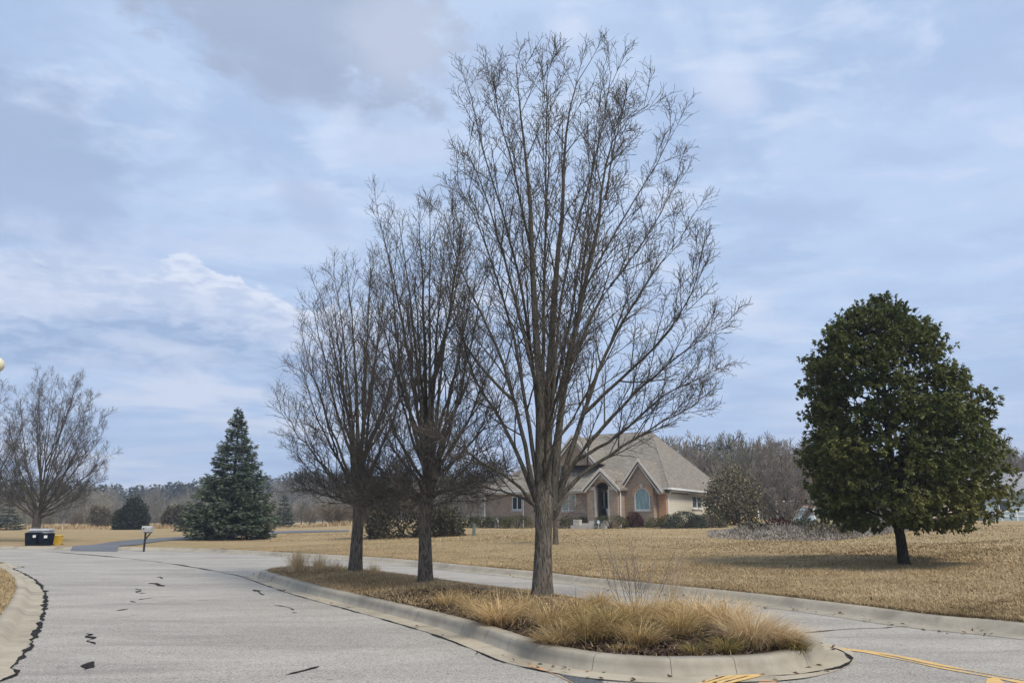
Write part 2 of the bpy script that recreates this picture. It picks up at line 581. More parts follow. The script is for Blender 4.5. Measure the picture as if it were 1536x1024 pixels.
def sweep(name, line, prof, m, hscale=None, closed=False, nrm=None):
    """prof: (offset along left normal, z)"""
    n = normals2d(line) if nrm is None else nrm
    L, K = len(line), len(prof)
    hv = np.ones(L) if hscale is None else hscale
    V = np.zeros((L, K, 3))
    for k, (o, z) in enumerate(prof):
        V[:, k, 0] = line[:, 0] + n[:, 0] * o
        V[:, k, 1] = line[:, 1] + n[:, 1] * o
        V[:, k, 2] = .004 + (z - .004) * hv if z > .01 else z
    idx = np.arange(L * K).reshape(L, K)
    if closed:
        idx = np.vstack([idx, idx[:1]])
    Q = np.stack([idx[:-1, :-1], idx[:-1, 1:], idx[1:, 1:], idx[1:, :-1]], -1).reshape(-1, 4)
    return tag(raw_mesh(name, V.reshape(-1, 3), Q[:, ::-1].copy(), m), kind='structure')

ROLL = [(-.42, .005), (-.05, .012), (.0, .03), (.06, .085), (.12, .13), (.17, .15), (.34, .152), (.345, .05)]
# the far kerb drops at the driveway
dip = np.ones(len(FAR))
dw = np.array([G(160, 824)])[0]
dist = np.hypot(FAR[:, 0] - dw[0], FAR[:, 1] - dw[1])
dip = np.ones(len(FAR))
sweep('road_kerb', FAR, ROLL, M['kerb'], dip, nrm=FARN)

# near-left corner
tar_px = [(0, 848), (20, 853), (41, 863), (56, 873), (65, 885), (68, 897), (66, 915), (56, 946), (39, 976), (20, 1000), (0, 1022)]
TAR = catmull([(-300, 52), (-130, 46), (-60, 38), (-30, 32.5)] + [G(*p) for p in tar_px] + [(-5.15, 5), (-5.3, 0), (-5.6, -40)], 6)
NLN = -normals2d(TAR)           # towards the grass corner
ROLL2 = [(.02, .006), (.24, .02), (.29, .045), (.35, .10), (.40, .135), (.45, .15), (.58, .152), (.585, .05)]
sweep('corner_kerb', TAR, ROLL2, M['gutter'], nrm=NLN)
ci = TAR + NLN * .56
ng = [(p[0], p[1], KH) for p in ci] + [(-60, -40, KH), (-320, -40, KH)]
tag(raw_mesh('corner_lawn', ng, [tuple(range(len(ng)))[::-1]], M['lawn']), kind='structure')

# island
front = [G(*p) for p in [(397, 869), (440, 883), (481, 895), (613, 929), (705, 956), (786, 986), (840, 999), (888, 1007), (940, 1012), (1008, 1015), (1106, 1013), (1168, 1009), (1219, 997), (1237, 984)]]
back = [(4.03, 10.75), (3.78, 11.5), (2.95, 12.95), (1.85, 14.9), (.65, 17.1), (-1.0, 19.3), (-3.1, 22.6), (-5.0, 24.9), (-6.5, 25.5), (-7.4, 24.9), (-7.5, 23.6)]
IS = catmull(front + back + [front[0]], 6)[:-1]
area = .5 * np.sum(IS[:, 0] * np.roll(IS[:, 1], -1) - np.roll(IS[:, 0], -1) * IS[:, 1])
def closed_normals(p):
    t = np.roll(p, -1, 0) - np.roll(p, 1, 0)
    t /= np.linalg.norm(t, axis=1)[:, None]
    return np.stack([-t[:, 1], t[:, 0]], 1) * (1 if area > 0 else -1)
ISN = closed_normals(IS)        # inwards
VERT = [(-.34, .005), (-.03, .008), (.0, .012), (.035, .10), (.05, .145), (.075, .165), (.10, .172), (.25, .172), (.255, .05)]
sweep('island_kerb', IS, VERT[1:], M['kerb'], closed=True, nrm=ISN)
sweep('island_gutter', IS, [(-.34, .005), (-.031, .010)], M['gutter'], closed=True, nrm=ISN)
soil_edge = IS + ISN * .24
cen = np.array([-.2, 15.6])
AX = resample(np.array([(-6.2, 24.0), (-3.0, 20.6), (-.3, 16.2), (1.2, 13.4), (2.6, 11.0)]), 60)   # long axis
rings = []
for t in np.linspace(0, 1, 9):
    # shrink every boundary point towards the nearest point of the long axis
    near = AX[np.argmin(((soil_edge[:, None] - AX[None]) ** 2).sum(-1), 1)]
    xy = soil_edge * (1 - t) + near * t
    z = .145 + .10 * math.sin(t * math.pi / 2)
    rings.append(np.c_[xy, np.full(len(xy), z)])
R_ = np.array(rings)
n_ = len(soil_edge)
idx = np.arange(R_.shape[0] * n_).reshape(R_.shape[0], n_)
idx2 = np.hstack([idx, idx[:, :1]])
Q = np.stack([idx2[:-1, :-1], idx2[:-1, 1:], idx2[1:, 1:], idx2[1:, :-1]], -1).reshape(-1, 4)
tag(raw_mesh('island_bed', R_.reshape(-1, 3), Q if area > 0 else Q[:, ::-1].copy(), M['bed'], smooth=True), kind='structure')

def inside(x, y, poly):
    c = np.zeros(x.shape, bool)
    j = len(poly) - 1
    for i in range(len(poly)):
        xi, yi = poly[i]; xj, yj = poly[j]
        c ^= ((yi > y) != (yj > y)) & (x < (xj - xi) * (y - yi) / (yj - yi + 1e-12) + xi)
        j = i
    return c
def island_z(x, y):
    d = poly_dist(x, y, np.vstack([soil_edge, soil_edge[:1]]))
    return .145 + .10 * np.sin(np.clip(d / 1.9, 0, 1) * math.pi / 2)

# kerb joints, tar, paint
def ribbon(name, pts, width, m, z=.008, jit=.0, step=.12, ends=True, seed=1):
    rg = np.random.default_rng(seed)
    pts = np.asarray(pts, float)
    L = np.sum(np.linalg.norm(np.diff(pts, axis=0), axis=1))
    n = max(4, int(L / step))
    p = resample(catmull(pts, 8) if len(pts) > 2 else pts, n)
    nn = normals2d(p)
    sm = lambda v: np.convolve(np.pad(v, 3, mode='edge'), np.array([1, 2, 3, 4, 3, 2, 1]) / 16, mode='valid')
    off = sm(rg.normal(0, jit * 1.3, n)) + rg.normal(0, jit * .12, n)
    w = width * (.5 + np.clip(sm(rg.normal(0, .75, n)) + rg.normal(0, .08, n), -.36, .8) * (1 if jit else 0))
    if ends:
        e = np.clip(np.minimum(np.arange(n), n - 1 - np.arange(n)) / max(2, n * .12), .12, 1)
        w = w * e
    V = np.zeros((n, 2, 3))
    V[:, 0, :2] = p + nn * (off + w)[:, None]
    V[:, 1, :2] = p + nn * (off - w)[:, None]
    V[..., 2] = z
    idx = np.arange(n * 2).reshape(n, 2)
    Q = np.stack([idx[:-1, 0], idx[:-1, 1], idx[1:, 1], idx[1:, 0]], -1)
    return V.reshape(-1, 3), Q
def ribbon_obj(name, *a, **k):
    m = a[2]
    V, Q = ribbon(name, *a, **k)
    return tag(raw_mesh(name, V, Q, m), kind='structure')

Tp = [G(*p) for p in tar_px]
ribbon_obj('tar_seam', [(-30, 32.5)] + Tp + [(-5.2, 5)], .052, M['tar'], z=.012, jit=.026, step=.05, seed=3)
isl_out = IS - ISN * .36
fr_n = len(front) * 6
ribbon_obj('tar_seam', np.vstack([[G(352, 862)], isl_out[:fr_n - 12]]), .028, M['tar'], z=.009, jit=.012, step=.08, seed=4)
# apron seam that swings round the nose of the island
ribbon_obj('tar_seam', [G(*p) for p in [(1150, 1014), (1195, 1012), (1235, 1006), (1262, 1000), (1276, 992), (1272, 984), (1258, 975), (1240, 970)]], .042, M['tar'], z=.013, jit=.010, step=.06, seed=5)
ap = [G(*p) for p in [(1120, 1015), (1195, 1012), (1235, 1006), (1262, 1000), (1276, 992), (1272, 984), (1258, 975), (1238, 969), (1228, 985), (1190, 1002)]]
tag(raw_mesh('nose_apron', [(x, y, .0045) for x, y in ap], [tuple(range(len(ap)))], M['gutter']), kind='structure')
ribbon_obj('tar_seam', [G(*p) for p in [(1205, 949), (1240, 946), (1279, 943), (1315, 942), (1342, 940.5), (1384, 939), (1430, 943), (1536, 953.5)]], .05, M['tar'], jit=.012, seed=6)
ribbon_obj('tar_seam', [G(*p) for p in [(60, 826), (160, 834), (240, 843), (300, 852), (352, 862), (380, 868)]], .10, M['tar'], jit=.03, step=.3, seed=7)
marks = [([(129, 950), (137, 952), (130, 954), (142, 957), (131, 961), (139, 963), (143, 966), (134, 966)], .055),
         ([(126, 1004), (134, 1001), (131, 997), (142, 991)], .085),
         ([(427, 1012), (445, 1008), (462, 1004), (479, 999)], .05),
         ([(380, 884), (386, 886), (390, 889), (395, 892)], .09), ([(410, 907), (425, 909), (436, 912), (441, 915)], .06),
         ([(438, 919), (444, 918)], .05), ([(226, 874), (236, 876), (245, 879)], .11), ([(201, 883), (212, 885), (205, 888), (220, 890)], .06),
         ([(207, 899), (214, 898), (232, 896)], .045), ([(195, 901), (203, 903)], .06), ([(174, 916), (186, 914), (194, 913)], .04),
         ([(222, 903.5), (260, 902), (293, 900.5), (390, 895)], .018), ([(236, 866), (240, 865), (244, 868)], .05),
         ([(815, 998), (835, 1004), (850, 1010)], .03), ([(490, 1020), (500, 1019)], .025)]
for k, (pp, w) in enumerate(marks):
    ribbon_obj('tar_mark', [G(*p) for p in pp], w, M['tar'], z=.007, jit=.01, step=.05, seed=20 + k)
# yellow centre lines
dl = [(1236, 970), (1290, 975.5), (1349, 986), (1419, 1000.5), (1488, 1013), (1560, 1026)]
for dx, dy_ in ((0, -1.6), (0, 2.4)):
    pts_ = [G(px + dx, py + (dy_ if px > 1300 else dy_ * .35)) for px, py in dl]
    ribbon_obj('yellow_line', pts_, .075, M['yellow'], z=.0055 if dy_ < 0 else .0065, jit=.003, ends=False, seed=40 + int(dy_))
hb = [G(*p) for p in [(1040, 1027), (1084, 1014.5), (1138, 1012), (1142, 1015), (1088, 1028)]]
tag(raw_mesh('yellow_marking', [(x, y, .0145) for x, y in hb], [tuple(range(len(hb)))], M['yellow']), kind='structure')
for k in range(3):
    a = np.array(G(1054 + 14 * k, 1025)); c = np.array(G(1094 + 14 * k, 1014.5))
    ribbon_obj('paint_crack', [a, a * .6 + c * .4, c], .014, M['tar'], z=.0165, jit=.012, step=.05, seed=60 + k)
sb = [G(*p) for p in [(1478, 1027), (1481, 1017), (1497, 1016.5), (1510, 1027)]]
tag(raw_mesh('yellow_marking', [(x, y, .0075) for x, y in sb], [tuple(range(len(sb)))], M['yellow']), kind='structure')
fb = [G(*p) for p in [(1135, 1026), (1145, 1019), (1168, 1020), (1160, 1027)]]
tag(raw_mesh('faded_marking', [(x, y, .0065) for x, y in fb], [tuple(range(len(fb)))], M['orange']), kind='structure')
ribbon_obj('orange_line', [G(*p) for p in [(770, 992), (800, 1000), (825, 1009), (850, 1020), (866, 1032)]], .04, M['orange'], z=.0085, jit=.012, step=.06, seed=70)
pt = [G(*p) for p in [(822, 1003), (850, 1006), (885, 1011), (902, 1020), (915, 1035), (870, 1040), (848, 1016)]]
tag(raw_mesh('asphalt_patch', [(x, y, .005) for x, y in pt], [tuple(range(len(pt)))], M['patch']), kind='structure')
# kerb joints: dark saw cuts across the island kerb
jm = M['tar']
def kerb_joint(x, y):
    i = int(np.argmin((IS[:, 0] - x) ** 2 + (IS[:, 1] - y) ** 2))
    p, n = IS[i], ISN[i]
    t = np.array([-n[1], n[0]]) * .0022
    V = []
    for o, z in VERT[1:8]:
        q = p + n * o
        # 1.5 mm proud of the profile
        V += [(q[0] + t[0] - n[0] * .0015, q[1] + t[1] - n[1] * .0015, z + .0015), (q[0] - t[0] - n[0] * .0015, q[1] - t[1] - n[1] * .0015, z + .0015)]
    return V
V, fcs = [], []
jp = [G(*p) for p in [(606, 927), (762, 978), (889, 1007), (1105, 1013), (1012, 1015), (520, 906), (683, 950), (1213, 1000), (560, 916), (440, 883)]]
for x, y in jp:
    k = len(V)
    V += kerb_joint(x, y)
    fcs += [(k + 2 * i, k + 2 * i + 1, k + 2 * i + 3, k + 2 * i + 2) for i in range(6)]
tag(raw_mesh('kerb_joints', V, fcs, M['soil']), kind='structure')

# driveway that leaves the road beside the mailbox and runs behind the spruce
dl_ = [(105, 826), (112, 823), (140, 817.5), (176, 812), (240, 807), (300, 803.5), (400, 797.5), (470, 795.5), (535, 795)]
dr_ = [(176, 827), (180, 823.5), (205, 817.5), (240, 812), (290, 808.5), (330, 806), (420, 800), (480, 798), (535, 797.5)]
def edge_line(pp):
    q = [GT(*p)[:2] if p[1] < 822 else G(*p) for p in pp]
    c = resample(catmull(q, 8), 400)
    return np.vstack([c[:40:2], c[40::5]])[:90]
eL, eR = edge_line(dl_), edge_line(dr_)
V = np.zeros((90, 5, 3))
for k in range(5):
    V[:, k, :2] = eL * (1 - k / 4) + eR * k / 4
V[..., 2] = H(V[..., 0].ravel(), V[..., 1].ravel()).reshape(90, 5) + .035
sd = poly_dist(V[..., 0].ravel(), V[..., 1].ravel(), FAR).reshape(90, 5)
onroad = (V[..., 1] < np.interp(V[..., 0].ravel(), FAR[::-1, 0], FAR[::-1, 1]).reshape(90, 5))
sg = np.where(onroad, -sd, sd)
ramp = np.interp(sg, [-1.0, .05, .5], [.01, .172, .19])
V[..., 2] = np.where(sg < .5, ramp, V[..., 2])
idx = np.arange(450).reshape(90, 5)
Q = np.stack([idx[:-1, :-1], idx[:-1, 1:], idx[1:, 1:], idx[1:, :-1]], -1).reshape(-1, 4)
tag(raw_mesh('driveway', V.reshape(-1, 3), Q[:, ::-1].copy(), M['drive']), kind='structure')

dmid = (eL + eR)[::3] / 2
# ------------------------------------------------------------------ blades
def blades(base, head, height, width, lean, N, tint, droop=1.0, rg=rng):
    """curved ribbons. base (B,3); head azimuth (B,); lean: horizontal reach as a share of height"""
    B = len(base)
    t = np.linspace(0, 1, N)
    hx, hy = np.cos(head), np.sin(head)
    reach = height * lean
    up = t[None] * height[:, None] * (1 - .35 * droop * np.minimum(lean, 1.6)[:, None] * t[None] ** 2)
    out = reach[:, None] * (.35 * t[None] + .65 * t[None] ** 2)
    p = np.stack([base[:, 0:1] + hx[:, None] * out, base[:, 1:2] + hy[:, None] * out, base[:, 2:3] + up], -1)
    sa = head + math.pi / 2 + rg.normal(0, .7, B)
    side = np.stack([np.cos(sa), np.sin(sa), np.zeros(B)], -1)[:, None, :]
    w = (width[:, None] * (1 - .85 * t[None] ** 1.5) * .5)[..., None]
    V = np.stack([p - side * w, p + side * w], 2)
    idx = np.arange(B * N * 2).reshape(B, N, 2)
    Q = np.stack([idx[:, :-1, 0], idx[:, :-1, 1], idx[:, 1:, 1], idx[:, 1:, 0]], -1).reshape(-1, 4)
    return V.reshape(-1, 3), Q, np.repeat(tint, N * 2)

def vnoise0(p, f, seed):
    r = np.random.default_rng(seed)
    out = np.zeros(len(p))
    for k in range(7):
        w = r.normal(0, 1, 2); w /= np.linalg.norm(w)
        out += np.sin(p @ w * f * r.uniform(.6, 1.8) + r.uniform(0, TAU))
    return out / 3.5
# lawn turf: near strip of the far lawn
nB = 210000
seg = np.where((FAR[:, 1] > 8) & (FAR[:, 0] > -16) & (FAR[:, 0] < 12))[0]
fi = rng.uniform(seg[0], seg[-1], nB)
i0 = fi.astype(int); fr = (fi - i0)[:, None]
bp = inner[i0] * (1 - fr) + inner[i0 + 1] * fr
bn = fan[i0] * (1 - fr) + fan[i0 + 1] * fr
tt = rng.uniform(0, 1, nB) ** 1.7 * 17 + rng.exponential(.02, nB)
q = bp + bn * tt[:, None]
patch = np.sin(q[:, 0] * 1.7 + np.sin(q[:, 1] * 2.1) * 1.5) * np.sin(q[:, 1] * 1.3 + .7) * .12 + .22 * vnoise0(q * np.array([.5, 1.1]), .9, 3) + .12 * vnoise0(q, 3.1, 4)
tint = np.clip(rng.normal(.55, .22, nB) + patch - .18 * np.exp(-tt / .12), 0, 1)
hgt = rng.uniform(.03, .085, nB) * (1 + .35 * np.exp(-tt / .3))
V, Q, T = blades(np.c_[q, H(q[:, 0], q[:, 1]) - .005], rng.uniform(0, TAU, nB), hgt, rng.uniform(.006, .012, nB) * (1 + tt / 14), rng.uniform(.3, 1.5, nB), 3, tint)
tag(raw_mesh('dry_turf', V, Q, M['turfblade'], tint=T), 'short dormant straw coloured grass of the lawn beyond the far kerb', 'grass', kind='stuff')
nB = 90000
fi = rng.uniform(seg[0], seg[-1] + 14, nB)
i0 = fi.astype(int); fr = (fi - i0)[:, None]
bp = inner[i0] * (1 - fr) + inner[i0 + 1] * fr
bn = fan[i0] * (1 - fr) + fan[i0 + 1] * fr
tt = 10 + rng.uniform(0, 1, nB) ** 1.3 * 34
q = bp + bn * tt[:, None]
keep = poly_dist(q[:, 0], q[:, 1], dmid) > 2.6
q, tt = q[keep], tt[keep]; nB = len(q)
pn = vnoise0(q * np.array([.35, 1.0]), .8, 5) * .3 + vnoise0(q * np.array([.6, 1.4]), 2.4, 6) * .2
V, Q, T = blades(np.c_[q, H(q[:, 0], q[:, 1]) - .01], rng.uniform(0, TAU, nB), rng.uniform(.03, .10, nB), rng.uniform(.02, .05, nB), rng.uniform(.3, 1.6, nB), 3, np.clip(rng.normal(.58, .2, nB) + pn, 0, 1))
tag(raw_mesh('lawn_grass', V, Q, M['turfblade'], tint=T), 'short dormant grass farther back on the lawns', 'grass', kind='stuff')
# corner turf on the left
nB = 16000
k0 = np.where((TAR[:, 0] > -20) & (TAR[:, 0] < -6) & (TAR[:, 1] > 8))[0]
fi = rng.uniform(k0[0], k0[-1], nB); i0 = fi.astype(int); fr = (fi - i0)[:, None]
bp = ci[i0] * (1 - fr) + ci[np.minimum(i0 + 1, len(ci) - 1)] * fr
bn = NLN[i0]
tt = rng.uniform(-.02, 1, nB) ** 2 * 3.2 if False else np.abs(rng.normal(0, 1.0, nB))
q = bp + bn * tt[:, None]
V, Q, T = blades(np.c_[q, np.full(nB, KH)], rng.uniform(0, TAU, nB), rng.uniform(.03, .09, nB), rng.uniform(.006, .012, nB), rng.uniform(.3, 1.5, nB), 3, np.clip(rng.normal(.55, .25, nB), 0, 1))
tag(raw_mesh('corner_turf', V, Q, M['turfblade'], tint=T), 'short dry grass on the corner left of the road', 'grass', kind='stuff')

# island rough grass on the back two thirds, sparser on the mulch
def island_points(n, rg):
    xs = rg.uniform(IS[:, 0].min(), IS[:, 0].max(), n * 5); ys = rg.uniform(IS[:, 1].min(), IS[:, 1].max(), n * 5)
    ok = inside(xs, ys, soil_edge)
    return np.c_[xs[ok], ys[ok]][:n]
q = island_points(90000, rng)
px_ = 768 + F * q[:, 0] / (q[:, 1])          # how far right along the bed
keep = rng.uniform(0, 1, len(q)) < np.where(q[:, 1] > 15.6, 1.0, np.where(q[:, 1] > 13.8, .45, .10))
q = q[keep]
edge = poly_dist(q[:, 0], q[:, 1], np.vstack([soil_edge, soil_edge[:1]]))
nB = len(q)
patch = np.sin(q[:, 0] * 2.3 + np.sin(q[:, 1] * 1.7) * 1.5) * .15
hgt = rng.uniform(.03, .10, nB) * (1 + .5 * (patch > .05))
V, Q, T = blades(np.c_[q, island_z(q[:, 0], q[:, 1]) - .01], rng.uniform(0, TAU, nB), hgt, rng.uniform(.006, .011, nB), rng.uniform(.3, 1.6, nB), 3, np.clip(rng.normal(.45, .24, nB) + patch, 0, 1))
tag(raw_mesh('island_turf', V, Q, M['brownblade'], tint=T), 'short brown dead grass covering the back of the kerbed island', 'grass', kind='stuff')

# mulch chips
q = island_points(26000, rng)
q = q[(q[:, 1] < 16.5)]
nB = len(q)
ln = rng.uniform(.012, .055, nB); wd_ = ln * rng.uniform(.2, .5, nB)
az = rng.uniform(0, TAU, nB); el = rng.normal(0, .45, nB)
a = np.stack([np.cos(az) * np.cos(el), np.sin(az) * np.cos(el), np.sin(el)], -1) * ln[:, None]
bdir = np.stack([-np.sin(az), np.cos(az), rng.normal(0, .4, nB)], -1) * wd_[:, None]
c = np.c_[q, island_z(q[:, 0], q[:, 1]) + .012 + np.abs(rng.normal(0, .008, nB))]
V = np.stack([c - a, c + bdir, c + a, c - bdir], 1).reshape(-1, 3)
Q = np.arange(nB * 4).reshape(nB, 4)
tag(raw_mesh('mulch', V, Q, M['chip'], tint=np.repeat(np.clip(rng.exponential(.25, nB), 0, 1), 4)), 'dark brown bark mulch chips in the front of the island', 'mulch', kind='stuff')

# fallen leaves: on the lawn edge, along the gutters and under the trees
M['deadleaf'] = tint_mat('dead_leaves', [(0, (.06, .038, .022)), (.6, (.17, .105, .055)), (1, (.30, .20, .11))], .85, .1)
lv = []
k = rng.uniform(0, len(IS), 90).astype(int)
lv.append(np.c_[IS[k] - ISN[k] * rng.uniform(.01, .40, (90, 1)), np.full(90, .014)])
k = rng.integers(seg[0], seg[-1], 120)
qq = FAR[k] + FARN[k] * rng.normal(-.12, .18, (120, 1)); qq = qq[poly_dist(qq[:, 0], qq[:, 1], FAR) > .02]
lv.append(np.c_[qq - FARN[k[:len(qq)]] * .22, np.full(len(qq), .016)])
k = rng.integers(seg[0], seg[-1], 700)
qq = inner[k] + fan[k] * rng.uniform(.05, 14, (700, 1)); lv.append(np.c_[qq, H(qq[:, 0], qq[:, 1]) + .045])
lv = np.concatenate(lv); n = len(lv)
V, Q = leaf_quads(lv, np.c_[rng.normal(0, 1, (n, 2)), rng.normal(.1, .3, n)], rng.uniform(.04, .09, n), rng.uniform(.03, .06, n), rng, .4)
tag(raw_mesh('fallen_leaves', V, Q, M['deadleaf'], tint=np.repeat(rng.uniform(0, 1, n), 4)), 'brown fallen leaves scattered along the gutters and the lawn edge', 'leaves', kind='stuff')

# ornamental grass clumps
def grass_clump(px, py, hgt, rad, n, tmean, label, lean_to=0.0, wd=.0078, mt='straw', name='grass_clump', cat='grass clump', group='ornamental grass clumps on the island', seed=0, leanm=1.12):
    rg = np.random.default_rng(1000 + seed)
    x, y = G(px, py, .22)
    z = float(island_z(x, y)[0]) - .02
    r = np.abs(rg.normal(0, .5, n)) * rad * .6
    az = rg.uniform(0, TAU, n)
    base = np.c_[r * np.cos(az), r * np.sin(az), np.zeros(n)]
    head = az + rg.normal(0, .55, n)
    lean = np.clip(rg.normal(leanm, .4, n), .05, 2.0)
    h = .98 * hgt * rg.uniform(.55, 1.12, n) * (1 - .22 * np.clip(lean - .6, 0, 1))
    hx_ = np.cos(head) * lean + lean_to; hy_ = np.sin(head) * lean
    head = np.arctan2(hy_, hx_); lean = np.hypot(hx_, hy_)
    tn = np.clip(rg.normal(tmean, .2, n), 0, 1)
    V, Q, T = blades(base, head, h, wd * rg.uniform(.6, 1.4, n), lean, 6, tn, 1.0, rg)
    o = raw_mesh(name, V, Q, M[mt], tint=T, loc=(x, y, z))
    return tag(o, label, cat, group)

clumps = [
    (672, 905, .42, .30, 320, .52, 'small tan grass tuft at the left end of the clumps beyond the first mulch patch', 0),
    (712, 916, .48, .30, 380, .50, 'tan clump left of the big trunk, nearest the kerb bend', .1),
    (748, 930, .56, .36, 620, .58, 'arching straw clump left of the big trunk, its blades spilling onto the mulch', -.25),
    (786, 922, .50, .34, 520, .55, 'rusty tan grass clump against the left side of the big trunk', -.1),
    (826, 938, .52, .34, 560, .56, 'tan grass clump directly in front of the big trunk', .0),
    (868, 930, .50, .34, 520, .42, 'golden brown grass clump right of the big trunk in the back row', .1),
    (880, 955, .52, .32, 620, .34, 'olive centred grass clump in the middle front of the bed', .0),
    (842, 958, .40, .32, 460, .55, 'low buff grass clump left of the olive centred clump', -.2),
    (915, 950, .56, .34, 640, .30, 'tall greenish gold clump in the middle of the front row', .1),
    (952, 938, .56, .34, 560, .50, 'golden clump below the bare twiggy shrub', .0),
    (960, 962, .44, .30, 480, .46, 'mid height tan clump at the front just right of the greenish gold one', .1),
    (998, 930, .58, .34, 560, .50, 'golden back row clump right of the bare twiggy shrub', .15),
    (1020, 952, .50, .32, 560, .36, 'olive brown clump left of the pale fountain clump', .0),
    (1056, 940, .60, .36, 620, .62, 'tall straw clump in the back row behind the pale fountain clump', .15),
    (1092, 945, .60, .38, 700, .70, 'pale straw clump topping the right hand group', .15),
    (1128, 962, .58, .40, 860, .80, 'largest pale fountain of bleached blades at the right front', .1),
    (1165, 960, .46, .32, 560, .72, 'bleached arching clump beside the island nose', .35),
    (1090, 970, .30, .22, 300, .12, 'short green tuft at the foot of the pale fountain clump', .0),
    (1194, 966, .26, .20, 300, .08, 'small green spiky tuft at the island nose', .2),
    (818, 956, .20, .26, 280, .40, 'low flattened olive tuft by the kerb left of centre', .0),
    (934, 967, .14, .16, 140, .35, 'tiny tuft alone in the mulch near the front kerb', .0),
    (1040, 971, .20, .18, 180, .20, 'small sparse green tuft by the front kerb left of the pale clump', .0),
    (900, 908, .44, .30, 380, .52, 'tan clump in the far row between the big trunk and the twiggy shrub', .1),
]
for k, c in enumerate(clumps):
    grass_clump(c[0], c[1], c[2], c[3], int(c[4] * 1.1), c[5], c[6], c[7], seed=k)
grass_clump(1010, 905, .95, .34, 150, .7, 'wispy pale seed stems standing above the clumps right of the twiggy shrub', .25, .0042, 'wisp', 'wispy_grass', 'grass clump', seed=50, leanm=.35)
grass_clump(1045, 925, .72, .3, 110, .7, 'thin feathery stems leaning right above the tall straw clump', .3, .004, 'wisp', 'wispy_grass', 'grass clump', seed=51, leanm=.35)
grass_clump(447, 856, .75, .42, 420, .9, 'upright tan grass clump at the far tip of the island', .05, .009, 'straw', seed=60, leanm=.3, group='ornamental grass clumps at the far end of the island')
grass_clump(478, 857, .55, .45, 300, .9, 'lower tan grass clump between the far tip and the third bare tree', .05, .009, 'straw', seed=61, leanm=.3, group='ornamental grass clumps at the far end of the island')
grass_clump(505, 856, .34, .5, 220, .9, 'short tan grass fringe at the left foot of the smallest bare island tree', .05, .009, 'straw', seed=62, leanm=.4, group='ornamental grass clumps at the far end of the island')
grass_clump(560, 858, .34, .5, 200, .9, 'short tan grass fringe at the right foot of the smallest bare island tree', .05, .009, 'straw', seed=63, leanm=.4, group='ornamental grass clumps at the far end of the island')

# ------------------------------------------------------------------ bare trees
def env_scaffolds(rg, fork, top, env, n, lean=(0, 0), low=.0, hmin=.06, pw=1.0):
    """limb centre lines from the trunk to points on the crown outline. env(h)->radius"""
    out = []
    for i in range(n):
        q = (i + rg.uniform(.2, .8)) / n
        he = fork + (top - fork) * (hmin + (1 - hmin) * q ** pw)
        az = i * 2.399 + rg.normal(0, .25)
        R = env(he) * rg.uniform(.86, 1.04)
        zs = fork + (he - fork) * rg.uniform(.0, .42) * (.25 + .75 * q) - .1 * (1 - q)
        dx, dy = math.cos(az), math.sin(az)
        l = (he - fork) / (top - fork)
        ex = R * dx + lean[0] * l; ey = R * dy + lean[1] * l
        P0 = np.array([lean[0] * .3 * (zs - fork) / (top - fork), 0, zs]); P2 = np.array([ex, ey, he])
        P1 = np.array([ex * .58, ey * .58, zs + (he - zs) * rg.uniform(.30, .42)])
        t = np.linspace(0, 1, 12)[:, None]
        pth = (1 - t) ** 2 * P0 + 2 * t * (1 - t) * P1 + t * t * P2
        pth[1:-1] += rg.normal(0, .022, (10, 3))
        out.append((pth, .028 + .045 * rg.uniform(.7, 1.2) * np.linalg.norm(P2 - P0) / 9))
    return out

